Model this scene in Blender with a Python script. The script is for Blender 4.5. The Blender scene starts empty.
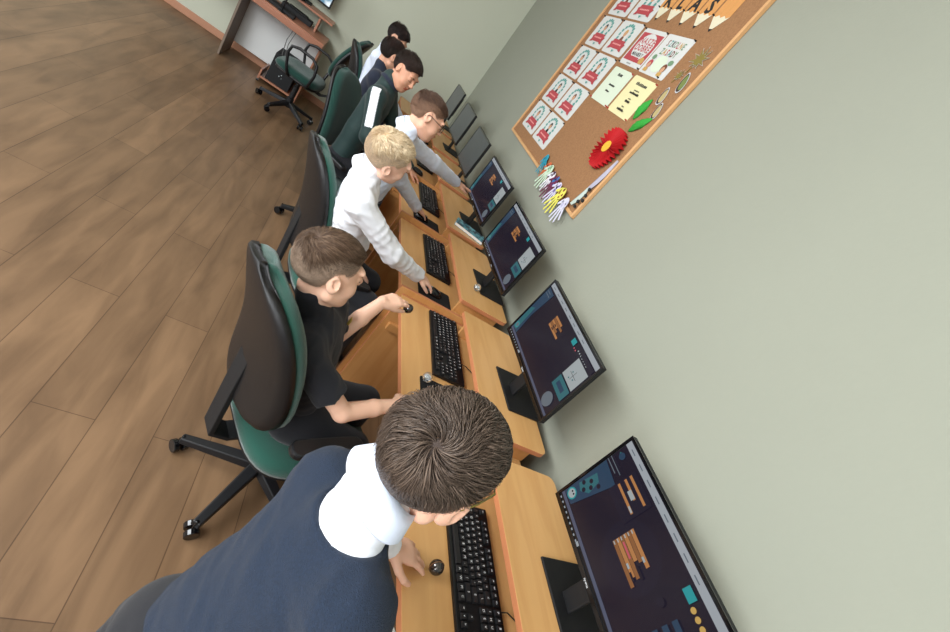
import bpy, math, random
import numpy as np
from mathutils import Vector, Matrix
random.seed(7)
SC = bpy.context.scene
COL = SC.collection
PI = math.pi

# ------------------------------------------------------------------ camera
cam_data = bpy.data.cameras.new('camera')
cam = bpy.data.objects.new('camera', cam_data)
COL.objects.link(cam)
cam_data.sensor_width = 36.0
cam_data.lens = 459.99 * 36.0 / 950.0
cam_data.clip_start = 0.02
right_v = (0.77809776, -0.12740199, 0.61508748)
down_v = (0.43295961, -0.60066914, -0.67211796)
fwd_v = (0.45509323, 0.78928152, -0.4122194)
cam.matrix_world = Matrix(((right_v[0], -down_v[0], -fwd_v[0], -1.37236),
                           (right_v[1], -down_v[1], -fwd_v[1], 0.0),
                           (right_v[2], -down_v[2], -fwd_v[2], 1.76585),
                           (0, 0, 0, 1)))
SC.camera = cam

# ------------------------------------------------------------------ world, light, exposure
world = bpy.data.worlds.new('world')
SC.world = world
world.use_nodes = True
bg = world.node_tree.nodes['Background']
bg.inputs[0].default_value = (0.86, 0.93, 1.0, 1)
bg.inputs[1].default_value = 0.50

def area_light(name, loc, target, sx, sy, power, color=(1, 1, 1)):
    ld = bpy.data.lights.new(name, 'AREA')
    ld.shape = 'RECTANGLE'; ld.size = sx; ld.size_y = sy
    ld.energy = power; ld.color = color
    o = bpy.data.objects.new(name, ld); COL.objects.link(o)
    o.location = loc
    d = Vector(target) - Vector(loc)
    o.rotation_euler = d.to_track_quat('-Z', 'Y').to_euler()
    return o
area_light('window_daylight', (-3.9, 0.6, 2.85), (-1.0, 0.9, 0.6), 3.4, 1.6, 238, (0.93, 0.97, 1.0))
area_light('window_daylight_rear', (-3.4, -1.9, 2.3), (-1.0, 1.2, 0.8), 2.4, 1.5, 120, (0.95, 0.98, 1.0))
area_light('fill_light_far', (-5.2, 4.6, 1.5), (-2.4, 6.0, 0.6), 1.4, 1.3, 50, (0.95, 0.98, 1.0))  # low fill lamp added to brighten the white desk panel and far wall
SC.view_settings.view_transform = 'Standard'
SC.view_settings.look = 'None'
SC.view_settings.exposure = 0.22
SC.view_settings.gamma = 1.0
SC.view_settings.use_curve_mapping = False

# ------------------------------------------------------------------ material helpers
def lin(c):
    r = []
    for v in c:
        v = v / 255.0
        r.append(v / 12.92 if v <= 0.04045 else ((v + 0.055) / 1.055) ** 2.4)
    return (*r, 1.0)
MATS = {}
def mat(name, rgb=(128, 128, 128), rough=0.6, metal=0.0, emit=None, es=1.0, bump=0.0, bscale=200.0, spec=0.5,
        alpha=None, trans=0.0, ior=1.45, var=0.0, vscale=6.0, sss=0.0, coat=0.0, sheen=0.0):
    if name in MATS: return MATS[name]
    m = bpy.data.materials.new(name); m.use_nodes = True
    nt = m.node_tree; b = nt.nodes['Principled BSDF']
    c = lin(rgb)
    b.inputs['Base Color'].default_value = c
    b.inputs['Roughness'].default_value = rough
    b.inputs['Metallic'].default_value = metal
    b.inputs['Specular IOR Level'].default_value = spec
    b.inputs['IOR'].default_value = ior
    b.inputs['Transmission Weight'].default_value = trans
    b.inputs['Coat Weight'].default_value = coat
    b.inputs['Sheen Weight'].default_value = sheen
    if sss:
        b.inputs['Subsurface Weight'].default_value = sss
        b.inputs['Subsurface Radius'].default_value = (0.012, 0.005, 0.003)
        b.inputs['Subsurface Scale'].default_value = 1.0
    if emit is not None:
        b.inputs['Emission Color'].default_value = lin(emit)
        b.inputs['Emission Strength'].default_value = es
    tc = None
    if bump or var:
        tc = nt.nodes.new('ShaderNodeTexCoord')
    if var:
        n = nt.nodes.new('ShaderNodeTexNoise'); n.inputs['Scale'].default_value = vscale; n.inputs['Detail'].default_value = 4
        nt.links.new(tc.outputs['Object'], n.inputs['Vector'])
        mx = nt.nodes.new('ShaderNodeMix'); mx.data_type = 'RGBA'
        mx.inputs[6].default_value = tuple(max(0, x * (1 - var)) for x in c[:3]) + (1,)
        mx.inputs[7].default_value = tuple(min(1, x * (1 + var)) for x in c[:3]) + (1,)
        nt.links.new(n.outputs['Fac'], mx.inputs[0])
        nt.links.new(mx.outputs[2], b.inputs['Base Color'])
    if bump:
        n = nt.nodes.new('ShaderNodeTexNoise'); n.inputs['Scale'].default_value = bscale; n.inputs['Detail'].default_value = 3
        nt.links.new(tc.outputs['Object'], n.inputs['Vector'])
        bp = nt.nodes.new('ShaderNodeBump'); bp.inputs['Strength'].default_value = bump; bp.inputs['Distance'].default_value = 0.002
        nt.links.new(n.outputs['Fac'], bp.inputs['Height'])
        nt.links.new(bp.outputs['Normal'], b.inputs['Normal'])
    MATS[name] = m
    return m

def wood(name, c1, c2, scale=(1.2, 14, 14), rough=0.35, coat=0.1):
    m = mat(name, c1, rough, coat=coat)
    nt = m.node_tree; b = nt.nodes['Principled BSDF']
    tc = nt.nodes.new('ShaderNodeTexCoord'); mp = nt.nodes.new('ShaderNodeMapping')
    mp.inputs['Scale'].default_value = scale
    nt.links.new(tc.outputs['Object'], mp.inputs['Vector'])
    n = nt.nodes.new('ShaderNodeTexNoise'); n.inputs['Scale'].default_value = 2.2; n.inputs['Detail'].default_value = 8
    n.inputs['Distortion'].default_value = 0.8
    nt.links.new(mp.outputs[0], n.inputs['Vector'])
    r = nt.nodes.new('ShaderNodeValToRGB')
    r.color_ramp.elements[0].position = 0.3; r.color_ramp.elements[0].color = lin(c2)
    r.color_ramp.elements[1].position = 0.62; r.color_ramp.elements[1].color = lin(c1)
    nt.links.new(n.outputs['Fac'], r.inputs[0]); nt.links.new(r.outputs[0], b.inputs['Base Color'])
    return m

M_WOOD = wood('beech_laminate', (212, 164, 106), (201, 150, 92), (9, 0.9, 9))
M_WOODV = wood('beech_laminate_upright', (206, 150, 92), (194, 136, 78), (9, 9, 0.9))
M_EDGE = mat('beech_edge_band', (190, 122, 82), 0.45, var=0.08, vscale=30)
M_BACKWOOD = wood('reddish_laminate', (172, 118, 92), (152, 100, 78), (0.9, 9, 9))
M_BLK = mat('black_plastic', (22, 22, 24), 0.38, bump=0.15, bscale=600)
M_BLKG = mat('black_gloss', (10, 10, 12), 0.14, coat=0.3)
M_BLKM = mat('black_matt', (18, 19, 21), 0.65, bump=0.2, bscale=500)
M_SHELL = mat('black_chair_shell', (22, 21, 22), 0.40, bump=0.5, bscale=700)
M_GREEN = mat('green_chair_fabric', (18, 68, 56), 0.95, bump=1.0, bscale=420, sheen=0.3, var=0.18, vscale=300)
M_DGREEN = mat('dark_green_chair_fabric', (18, 58, 50), 0.95, bump=0.8, bscale=420, sheen=0.2, var=0.18, vscale=300)
M_METAL = mat('brushed_metal', (170, 172, 175), 0.3, metal=1.0)
M_WHITE = mat('white_card', (206, 206, 202), 0.8)
M_KEY = mat('key_black', (26, 26, 28), 0.45)
M_KEYB = mat('keyboard_case', (14, 14, 16), 0.3)
M_LEG = mat('key_legend', (225, 228, 230), 0.6)
M_PINB = mat('black_pin', (20, 18, 18), 0.4)
M_PINR = mat('red_pin', (170, 40, 34), 0.4)

# ------------------------------------------------------------------ mesh helpers
class MB:
    def __init__(s): s.v = []; s.f = []; s.m = []
    def add(s, vs, fs, m=0):
        o = len(s.v); s.v.extend([tuple(v) for v in vs])
        for f in fs: s.f.append(tuple(i + o for i in f)); s.m.append(m)
        return s
    def box(s, x0, x1, y0, y1, z0, z1, m=0, fm=None):
        vs = [(x0, y0, z0), (x1, y0, z0), (x1, y1, z0), (x0, y1, z0), (x0, y0, z1), (x1, y0, z1), (x1, y1, z1), (x0, y1, z1)]
        fs = [(0, 3, 2, 1), (4, 5, 6, 7), (0, 1, 5, 4), (1, 2, 6, 5), (2, 3, 7, 6), (3, 0, 4, 7)]
        o = len(s.v); s.v.extend(vs)
        for i, f in enumerate(fs):
            s.f.append(tuple(j + o for j in f)); s.m.append(fm.get(i, m) if fm else m)
        return s
    def prism(s, poly, z0, z1, m=0, top_m=None, tf=None):
        n = len(poly)
        vs = [(x, y, z0) for x, y in poly] + [(x, y, z1) for x, y in poly]
        if tf: vs = [tf(v) for v in vs]
        o = len(s.v); s.v.extend(vs)
        s.f.append(tuple(o + i for i in reversed(range(n)))); s.m.append(m)
        s.f.append(tuple(o + n + i for i in range(n))); s.m.append(m if top_m is None else top_m)
        for i in range(n):
            j = (i + 1) % n
            s.f.append((o + i, o + j, o + n + j, o + n + i)); s.m.append(m)
        return s
    def tube(s, pts, r, seg=8, m=0, caps=True, closed=False):
        pts = [Vector(p) for p in pts]; n = len(pts)
        rs = r if isinstance(r, (list, tuple)) else [r] * n
        up = Vector((0, 0, 1)); prev = None; rings = []
        for i, p in enumerate(pts):
            if closed: t = (pts[(i + 1) % n] - pts[i - 1]).normalized()
            else: t = (pts[min(i + 1, n - 1)] - pts[max(i - 1, 0)]).normalized()
            if prev is None:
                a = up if abs(t.dot(up)) < 0.9 else Vector((1, 0, 0))
                u = t.cross(a).normalized()
            else:
                u = (prev - t * prev.dot(t))
                u = u.normalized() if u.length > 1e-6 else t.orthogonal().normalized()
            prev = u; w = t.cross(u)
            rings.append([p + (u * math.cos(2 * PI * k / seg) + w * math.sin(2 * PI * k / seg)) * rs[i] for k in range(seg)])
        o = len(s.v)
        for rg in rings: s.v.extend([tuple(v) for v in rg])
        for i in range(n if closed else n - 1):
            i2 = (i + 1) % n
            for k in range(seg):
                k2 = (k + 1) % seg
                s.f.append((o + i * seg + k, o + i * seg + k2, o + i2 * seg + k2, o + i2 * seg + k)); s.m.append(m)
        if caps and not closed:
            s.f.append(tuple(o + k for k in reversed(range(seg)))); s.m.append(m)
            s.f.append(tuple(o + (n - 1) * seg + k for k in range(seg))); s.m.append(m)
        return s
    def lathe(s, prof, c=(0, 0, 0), seg=16, m=0, tf=None):
        o = len(s.v); n = len(prof)
        for (r, z) in prof:
            for k in range(seg):
                a = 2 * PI * k / seg
                v = (c[0] + r * math.cos(a), c[1] + r * math.sin(a), c[2] + z)
                s.v.append(tf(v) if tf else v)
        for i in range(n - 1):
            for k in range(seg):
                k2 = (k + 1) % seg
                s.f.append((o + i * seg + k, o + i * seg + k2, o + (i + 1) * seg + k2, o + (i + 1) * seg + k)); s.m.append(m)
        s.f.append(tuple(o + k for k in reversed(range(seg)))); s.m.append(m)
        s.f.append(tuple(o + (n - 1) * seg + k for k in range(seg))); s.m.append(m)
        return s
    def ball(s, c, r, m=0, seg=16, rings=10, sc=(1, 1, 1)):
        prof = [(r * math.sin(PI * i / rings) + 1e-5, -r * math.cos(PI * i / rings)) for i in range(rings + 1)]
        return s.lathe(prof, (0, 0, 0), seg, m, tf=lambda v: (c[0] + v[0] * sc[0], c[1] + v[1] * sc[1], c[2] + v[2] * sc[2]))
    def build(s, name, mats, parent=None, smooth=False, bevel=0.0, bseg=2, loc=None, rz=0.0):
        me = bpy.data.meshes.new(name)
        me.from_pydata(s.v, [], s.f)
        if not isinstance(mats, (list, tuple)): mats = [mats]
        for x in mats: me.materials.append(x)
        me.polygons.foreach_set('material_index', s.m)
        if smooth: me.polygons.foreach_set('use_smooth', [True] * len(s.f))
        me.update()
        o = bpy.data.objects.new(name, me); COL.objects.link(o)
        if parent: o.parent = parent
        if loc is not None: o.location = loc
        o.rotation_euler.z = rz
        if bevel:
            b = o.modifiers.new('bevel', 'BEVEL'); b.width = bevel; b.segments = bseg; b.limit_method = 'ANGLE'; b.angle_limit = 0.6
        return o

def tag(o, label=None, cat=None, group=None, kind=None):
    if label: o['label'] = label
    if cat: o['category'] = cat
    if group: o['group'] = group
    if kind: o['kind'] = kind
    return o
def empty(name, loc=(0, 0, 0), rz=0.0, label=None, cat=None, group=None):
    o = bpy.data.objects.new(name, None); COL.objects.link(o)
    o.location = loc; o.rotation_euler.z = rz; o.empty_display_size = 0.1
    return tag(o, label, cat, group)
def copy_tree(o, parent=None, loc=None, rz=None, label=None, group=None):
    c = o.copy(); COL.objects.link(c)
    if parent: c.parent = parent
    if loc is not None: c.location = loc
    if rz is not None: c.rotation_euler.z = rz
    if label: c['label'] = label
    if group: c['group'] = group
    for ch in list(o.children): copy_tree(ch, c)
    return c

# letters as cached outlines
_GL = {}
def glyph(ch, bold=0.0):
    if (ch, bold) in _GL: return _GL[(ch, bold)]
    cu = bpy.data.curves.new('glyph', 'FONT'); cu.body = ch; cu.size = 1.0; cu.resolution_u = 2; cu.align_x = 'CENTER'; cu.offset = bold
    ob = bpy.data.objects.new('glyph', cu); COL.objects.link(ob)
    dg = bpy.context.evaluated_depsgraph_get()
    me = ob.evaluated_get(dg).to_mesh()
    vs = [(v.co.x, v.co.y) for v in me.vertices]; fs = [tuple(p.vertices) for p in me.polygons]
    w = (max(v[0] for v in vs) - min(v[0] for v in vs)) if vs else 0.3
    ob.evaluated_get(dg).to_mesh_clear()
    bpy.data.objects.remove(ob); bpy.data.curves.remove(cu)
    _GL[(ch, bold)] = (vs, fs, w)
    return _GL[(ch, bold)]
def put_text(mb, text, tf, size, m, sx=1.0, bold=0.0):
    """text centred on 0,0; tf(x, y) gives a point"""
    ws = [(glyph(c, bold)[2] if c != ' ' else 0.3) * sx * size for c in text]
    gap = 0.09 * size * sx
    tot = sum(ws) + gap * (len(text) - 1); x = -tot / 2
    for c, w in zip(text, ws):
        if c != ' ':
            vs, fs, _ = glyph(c, bold)
            cx = x + w / 2
            mb.add([tf(cx + vx * size * sx, (vy - 0.35) * size) for vx, vy in vs], fs, m)
        x += w + gap

# ------------------------------------------------------------------ the room
YB = 6.2; ZC = 3.15
def wall_mat(name, rgb):
    m = mat(name, rgb, 0.85)
    nt = m.node_tree; b = nt.nodes['Principled BSDF']
    tc = nt.nodes.new('ShaderNodeTexCoord')
    n = nt.nodes.new('ShaderNodeTexNoise'); n.inputs['Scale'].default_value = 1.6; n.inputs['Detail'].default_value = 6
    n2 = nt.nodes.new('ShaderNodeTexNoise'); n2.inputs['Scale'].default_value = 60; n2.inputs['Detail'].default_value = 4
    nt.links.new(tc.outputs['Object'], n.inputs['Vector']); nt.links.new(tc.outputs['Object'], n2.inputs['Vector'])
    mx = nt.nodes.new('ShaderNodeMix'); mx.data_type = 'RGBA'
    c = lin(rgb)
    mx.inputs[6].default_value = tuple(x * 0.955 for x in c[:3]) + (1,)
    mx.inputs[7].default_value = tuple(x * 1.03 for x in c[:3]) + (1,)
    nt.links.new(n.outputs['Fac'], mx.inputs[0]); nt.links.new(mx.outputs[2], b.inputs['Base Color'])
    bp = nt.nodes.new('ShaderNodeBump'); bp.inputs['Strength'].default_value = 0.25; bp.inputs['Distance'].default_value = 0.003
    nt.links.new(n2.outputs['Fac'], bp.inputs['Height']); nt.links.new(bp.outputs['Normal'], b.inputs['Normal'])
    return m
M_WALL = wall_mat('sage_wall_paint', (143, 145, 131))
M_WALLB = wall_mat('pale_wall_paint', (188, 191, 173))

def floor_mat():
    m = mat('laminate_floor', (150, 120, 90), 0.42)
    nt = m.node_tree; b = nt.nodes['Principled BSDF']
    tc = nt.nodes.new('ShaderNodeTexCoord'); mp = nt.nodes.new('ShaderNodeMapping')
    mp.inputs['Rotation'].default_value = (0, 0, PI / 2)
    nt.links.new(tc.outputs['Object'], mp.inputs['Vector'])
    br = nt.nodes.new('ShaderNodeTexBrick')
    br.inputs['Scale'].default_value = 1.0; br.inputs['Brick Width'].default_value = 1.25; br.inputs['Row Height'].default_value = 0.19
    br.inputs['Mortar Size'].default_value = 0.0016; br.inputs['Bias'].default_value = 0.0
    br.inputs['Color1'].default_value = lin((126, 99, 73)); br.inputs['Color2'].default_value = lin((110, 86, 63)); br.inputs['Mortar'].default_value = lin((84, 62, 44))
    nt.links.new(mp.outputs[0], br.inputs['Vector'])
    mp2 = nt.nodes.new('ShaderNodeMapping'); mp2.inputs['Scale'].default_value = (9, 1.6, 1)
    nt.links.new(tc.outputs['Object'], mp2.inputs['Vector'])
    n = nt.nodes.new('ShaderNodeTexNoise'); n.inputs['Scale'].default_value = 1.3; n.inputs['Detail'].default_value = 9; n.inputs['Distortion'].default_value = 0.5
    nt.links.new(mp2.outputs[0], n.inputs['Vector'])
    r = nt.nodes.new('ShaderNodeValToRGB')
    r.color_ramp.elements[0].position = 0.3; r.color_ramp.elements[0].color = (0.66, 0.63, 0.6, 1)
    r.color_ramp.elements[1].position = 0.65; r.color_ramp.elements[1].color = (1.08, 1.06, 1.04, 1)
    nt.links.new(n.outputs['Fac'], r.inputs[0])
    mx = nt.nodes.new('ShaderNodeMix'); mx.data_type = 'RGBA'; mx.blend_type = 'MULTIPLY'; mx.inputs[0].default_value = 1
    nt.links.new(br.outputs['Color'], mx.inputs[6]); nt.links.new(r.outputs[0], mx.inputs[7]); nt.links.new(mx.outputs[2], b.inputs['Base Color'])
    return m
MB().box(-5.6, 0.12, -2.2, YB + 0.12, -0.1, 0).build('floor', floor_mat())['kind'] = 'structure'
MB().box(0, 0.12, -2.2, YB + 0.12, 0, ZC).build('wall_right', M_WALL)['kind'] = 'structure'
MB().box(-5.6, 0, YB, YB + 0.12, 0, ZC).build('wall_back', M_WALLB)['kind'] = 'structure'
MB().box(-5.6, 0.12, -2.2, YB + 0.12, ZC, ZC + 0.1).build('ceiling', mat('ceiling_paint', (232, 232, 226), 0.9))['kind'] = 'structure'
M_BASE = mat('baseboard_laminate', (176, 128, 100), 0.5, var=0.1, vscale=8)
MB().box(-5.6, -0.02, YB - 0.018, YB, 0, 0.075).build('baseboard_back', M_BASE, bevel=0.004)['kind'] = 'structure'
MB().box(-0.018, 0, -2.2, YB, 0, 0.075).build('baseboard_right', M_BASE, bevel=0.004)['kind'] = 'structure'

# ------------------------------------------------------------------ the row of computer desks
PITCH = 0.84; D0 = 0.16
ORD = ['nearest', 'second', 'third', 'fourth', 'fifth', 'sixth', 'farthest']
def rounded(x0, x1, y0, y1, rads, n=5):
    out = []
    cs = [(x0, y0, 1, 1, PI), (x1, y0, -1, 1, 1.5 * PI), (x1, y1, -1, -1, 0), (x0, y1, 1, -1, 0.5 * PI)]
    for (cx, cy, sx, sy, a0), r in zip(cs, rads):
        if r <= 0: out.append((cx, cy)); continue
        for i in range(n + 1):
            a = a0 + (PI / 2) * i / n
            out.append((cx + sx * r + r * math.cos(a), cy + sy * r + r * math.sin(a)))
    return out
def make_desk():
    root = empty('computer_desk', (0, 0, 0), 0, 'x', 'desk', 'computer desks along the right wall')
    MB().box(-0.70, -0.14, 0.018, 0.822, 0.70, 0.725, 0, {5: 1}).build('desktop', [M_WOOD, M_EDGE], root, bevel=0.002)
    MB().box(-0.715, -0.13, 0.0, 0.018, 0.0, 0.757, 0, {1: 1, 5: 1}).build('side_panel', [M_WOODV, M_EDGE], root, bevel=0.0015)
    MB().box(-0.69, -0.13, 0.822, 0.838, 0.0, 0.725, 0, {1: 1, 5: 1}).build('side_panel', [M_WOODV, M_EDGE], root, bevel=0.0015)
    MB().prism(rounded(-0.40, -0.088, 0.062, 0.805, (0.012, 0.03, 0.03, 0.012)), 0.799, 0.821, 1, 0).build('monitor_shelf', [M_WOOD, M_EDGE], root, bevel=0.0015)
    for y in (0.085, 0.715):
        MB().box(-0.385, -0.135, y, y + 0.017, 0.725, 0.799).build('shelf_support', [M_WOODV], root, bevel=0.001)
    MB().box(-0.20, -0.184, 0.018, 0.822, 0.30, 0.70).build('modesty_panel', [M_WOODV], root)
    MB().box(-0.66, -0.20, 0.80, 0.822, 0.52, 0.56).build('tray_runner', [M_WOODV], root)
    b = MB(); b.lathe([(0.011, 0), (0.011, 0.006), (0.006, 0.009)], seg=14, tf=lambda v: (-0.655 + v[0], 0.822 - v[2], 0.645 + v[1]))
    b.build('lock', M_METAL, root, smooth=False)
    return root
desk_proto = make_desk()
desk_who = ['orange beech computer desk in front of the boy in the blue vest',
            'orange beech computer desk where the boy in the black T-shirt rests his hand',
            'orange beech computer desk where the blond boy holds his mouse',
            'orange beech computer desk with a blue book on its shelf',
            'orange beech computer desk with a small glass ball, just beyond the book desk',
            'orange beech computer desk with the middle one of the three grey-screened monitors',
            'orange beech computer desk touching the far wall, last of the row']
desks = []
for i in range(7):
    d = desk_proto if i == 0 else copy_tree(desk_proto)
    d.location = (0, D0 + PITCH * i, 0); d['label'] = desk_who[i]
    desks.append(d)

# ------------------------------------------------------------------ monitors
def emi(name, rgb, s=1.0):
    return mat(name, (8, 8, 10), 0.22, emit=rgb, es=s, spec=0.4)
E_BG = emi('screen_dark', (30, 24, 38), 0.75)
E_BG2 = emi('screen_dark_centre', (36, 31, 48), 0.6)
E_TASK = emi('screen_taskbar', (12, 12, 16), 0.6)
E_ICON = emi('screen_icon', (190, 198, 205), 0.5)
E_BAR = emi('screen_bar', (84, 90, 112), 0.7)
E_TOP = emi('screen_top_bar', (160, 166, 172), 0.75)
E_BLUE = emi('screen_blue', (44, 68, 92), 0.7)
E_TEAL = emi('screen_teal', (56, 116, 124), 0.6)
E_CYAN = emi('screen_cyan', (44, 160, 165), 0.65)
E_OR = emi('screen_orange', (186, 128, 76), 0.7)
E_ORD = emi('screen_orange_dark', (156, 104, 62), 0.6)
E_PINK = emi('screen_pink', (200, 90, 104), 0.7)
E_WHITE = emi('screen_white', (180, 188, 190), 0.6)
E_YEL = emi('screen_yellow', (206, 168, 92), 0.7)
E_GREY = emi('screen_grey', (112, 122, 132), 0.6)
SCR_M = [E_BG, E_BG2, E_TASK, E_ICON, E_BAR, E_TOP, E_BLUE, E_TEAL, E_CYAN, E_OR, E_ORD, E_PINK, E_WHITE, E_YEL, E_GREY]
BG, BG2, TASK, ICON, BAR, TOP, BLUE, TEAL, CYAN, OR_, ORD_, PINK, WHT, YEL, GREY = range(15)
SW, SH = 0.54, 0.325
def screen_image(kind):
    """picture on a lit screen; u runs from the viewer's left, v from the bottom"""
    mb = MB(); lay = [0]
    def P(u, v): return (-0.0005 - 0.00008 * lay[0], -(u * SW), v * SH)
    def R(u0, u1, v0, v1, m):
        lay[0] += 1
        mb.add([P(u0, v0), P(u0, v1), P(u1, v1), P(u1, v0)], [(0, 3, 2, 1)], m)
    def disc(u, v, r, m, asp=SW / SH, n=20):
        lay[0] += 1
        mb.add([P(u + r * math.cos(2 * PI * k / n), v + r * asp * math.sin(2 * PI * k / n)) for k in range(n)], [tuple(range(n))], m)
    def poly(pts, m):
        lay[0] += 1
        mb.add([P(*p) for p in pts], [tuple(range(len(pts)))], m)
    R(0.018, 0.982, 0.025, 0.97, BG)
    lay[0] += 1; disc(0.5, 0.5, 0.17, BG2) if kind == 1 else None
    R(0.018, 0.982, 0.025, 0.075, TASK)
    for k in range(9): R(0.03 + 0.032 * k, 0.042 + 0.032 * k, 0.04, 0.058, ICON)
    R(0.30, 0.325, 0.035, 0.07, ICON)
    R(0.018, 0.982, 0.078, 0.112, BAR)
    R(0.018, 0.982, 0.90, 0.965, TOP)
    for k in range(8): R(0.06 + 0.09 * k, 0.10 + 0.09 * k, 0.925, 0.935, GREY)
    if kind == 1:
        poly([(0.02, 0.115), (0.02, 0.66), (0.17, 0.64), (0.11, 0.13)], BLUE)
        poly([(0.035, 0.30), (0.05, 0.52), (0.10, 0.50), (0.12, 0.36), (0.08, 0.28)], TEAL)
        for a in ((0.03, 0.35), (0.05, 0.43), (0.08, 0.40), (0.065, 0.32), (0.10, 0.48)): disc(a[0] + 0.02, a[1], 0.013, BG2)
        disc(0.06, 0.185, 0.034, CYAN); disc(0.06, 0.185, 0.026, WHT); disc(0.052, 0.2, 0.006, BG); disc(0.07, 0.2, 0.006, BG)
        R(0.02, 0.115, 0.68, 0.69, GREY); R(0.02, 0.14, 0.72, 0.728, GREY); R(0.03, 0.11, 0.74, 0.755, BG2)
        disc(0.06, 0.82, 0.02, BLUE); put_text(mb, 'Code', lambda x, y: (-0.003, -(0.055 * SW + x), 0.82 * SH + y), 0.010, CYAN)
        R(0.165, 0.36, 0.56, 0.87, BG2)
        R(0.175, 0.34, 0.80, 0.825, OR_); R(0.175, 0.29, 0.74, 0.765, OR_); R(0.235, 0.285, 0.72, 0.762, WHT)
        R(0.175, 0.34, 0.665, 0.69, OR_); R(0.30, 0.335, 0.668, 0.687, WHT)
        # the big block program
        for k, (a, b) in enumerate(((0.40, 0.58), (0.40, 0.545), (0.40, 0.53), (0.40, 0.60), (0.40, 0.585), (0.40, 0.62))):
            R(a, b, 0.60 - 0.038 * k, 0.635 - 0.038 * k, OR_ if k % 2 == 0 else ORD_)
        for k in range(6): R(0.402, 0.42, 0.607 - 0.038 * k, 0.618 - 0.038 * k, WHT)
        R(0.43, 0.51, 0.495, 0.512, PINK); R(0.53, 0.555, 0.60, 0.62, WHT); R(0.52, 0.545, 0.45, 0.47, WHT)
        R(0.55, 0.61, 0.52, 0.545, BG); R(0.56, 0.60, 0.445, 0.465, BG)
        disc(0.72, 0.60, 0.02, BG2)
        R(0.715, 0.775, 0.80, 0.87, CYAN)
        for k in range(4): disc(0.80 + 0.035 * k, 0.81, 0.013, YEL)
        for k in range(3): R(0.80, 0.96, 0.62 - 0.09 * k, 0.67 - 0.09 * k, BLUE)
        R(0.80, 0.96, 0.15, 0.36, TEAL)
    else:
        poly([(0.02, 0.115), (0.02, 0.88), (0.13, 0.87), (0.10, 0.45), (0.12, 0.12)], BLUE)
        poly([(0.025, 0.12), (0.025, 0.50), (0.07, 0.55), (0.085, 0.14)], TEAL)
        disc(0.055, 0.19, 0.026, CYAN); disc(0.055, 0.19, 0.018, GREY)
        R(0.03, 0.11, 0.79, 0.80, GREY); R(0.03, 0.09, 0.83, 0.84, GREY)
        a = 0.33 if kind == 2 else 0.36
        for k in range(5):
            R(a, a + (0.12, 0.16, 0.10, 0.13, 0.18)[k], 0.76 - 0.033 * k, 0.79 - 0.033 * k, OR_ if k % 2 == 0 else ORD_)
        for k in range(3): R(a + 0.05, a + 0.08, 0.70 - 0.03 * k, 0.715 - 0.03 * k, BG)
        if kind == 2:
            R(0.63, 0.68, 0.80, 0.87, CYAN)
            for k in range(9): disc(0.70 + 0.025 * k, 0.83 if k > 1 else 0.80, 0.006, WHT if k > 1 else PINK)
            R(0.80, 0.975, 0.53, 0.80, WHT); R(0.80, 0.975, 0.83, 0.89, BG2)
        else:
            R(0.66, 0.71, 0.82, 0.88, CYAN); R(0.80, 0.975, 0.53, 0.82, WHT)
        R(0.80, 0.975, 0.35, 0.51, TEAL); R(0.83, 0.93, 0.40, 0.46, BLUE)
        disc(0.885, 0.21, 0.055, GREY); R(0.84, 0.93, 0.635, 0.64, BG2); R(0.885, 0.888, 0.58, 0.70, BG2)
        disc(0.86, 0.66, 0.006, TEAL); disc(0.91, 0.61, 0.006, TEAL); disc(0.87, 0.58, 0.006, TEAL)
    return mb
M_STAND = mat('monitor_stand_black', (14, 14, 16), 0.6)
def make_monitor(kind, loc, rz, label, grp):
    """origin under the far bottom corner of the screen; screen faces -X; near end towards -Y"""
    root = empty('computer_monitor', loc, rz, label, 'monitor', grp)
    z0 = 0.942 - 0.821
    b = MB(); b.box(0.0, 0.018, -SW, 0, z0, z0 + SH); b.box(0.018, 0.045, -SW + 0.09, -0.09, z0 + 0.05, z0 + SH - 0.06)
    b.build('casing', M_BLKM, root, bevel=0.003)
    f = MB(); w = 0.008
    f.box(-0.004, 0.0, -SW, -SW + w, z0, z0 + SH); f.box(-0.004, 0.0, -w, 0, z0, z0 + SH)
    f.box(-0.004, 0.0, -SW + w, -w, z0 + SH - w, z0 + SH); f.box(-0.004, 0.0, -SW + w, -w, z0, z0 + 0.014)
    put_text(f, 'iiyama', lambda x, y: (-0.0045, -(SW / 2 + x), z0 + 0.0075 + y), 0.010, 1)
    f.build('bezel', [M_BLKG, M_LEG], root)
    if kind in (1, 2, 3):
        s = screen_image(kind); s.v = [(x, y, z + z0) for x, y, z in s.v]
        s.build('screen', SCR_M, root)
    else:
        g = mat('grey_idle_screen', (30, 32, 34), 0.2, emit=(60, 64, 66), es=0.8, var=0.0)
        MB().box(-0.002, 0.0, -SW + w, -w, z0 + 0.014, z0 + SH - w).build('screen', g, root)
    st = MB(); st.box(0.032, 0.048, -SW / 2 - 0.03, -SW / 2 + 0.03, 0.008, z0 + 0.12)
    st.build('stand_neck', M_STAND, root, bevel=0.004)
    MB().box(-0.012, 0.16, -SW / 2 - 0.125, -SW / 2 + 0.125, 0.0, 0.009).build('stand_base', M_STAND, root, bevel=0.003)
    return root
M_lab = ['large black monitor nearest the camera, showing big orange code blocks on dark purple',
         'black monitor on the desk of the boy in the black T-shirt',
         'black monitor beside the blue book, on the desk of the blond boy',
         'black monitor being touched by the boy in glasses, dark screen with orange blocks',
         'grey-screened monitor just beyond the one being touched by the boy in glasses',
         'grey-screened monitor between two other grey-screened monitors',
         'grey-screened monitor closest to the far wall, last of the row']
ys_m = [0.782, 1.621, 2.46, 3.265, 4.04, 4.90, 5.80]
mon = []
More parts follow.
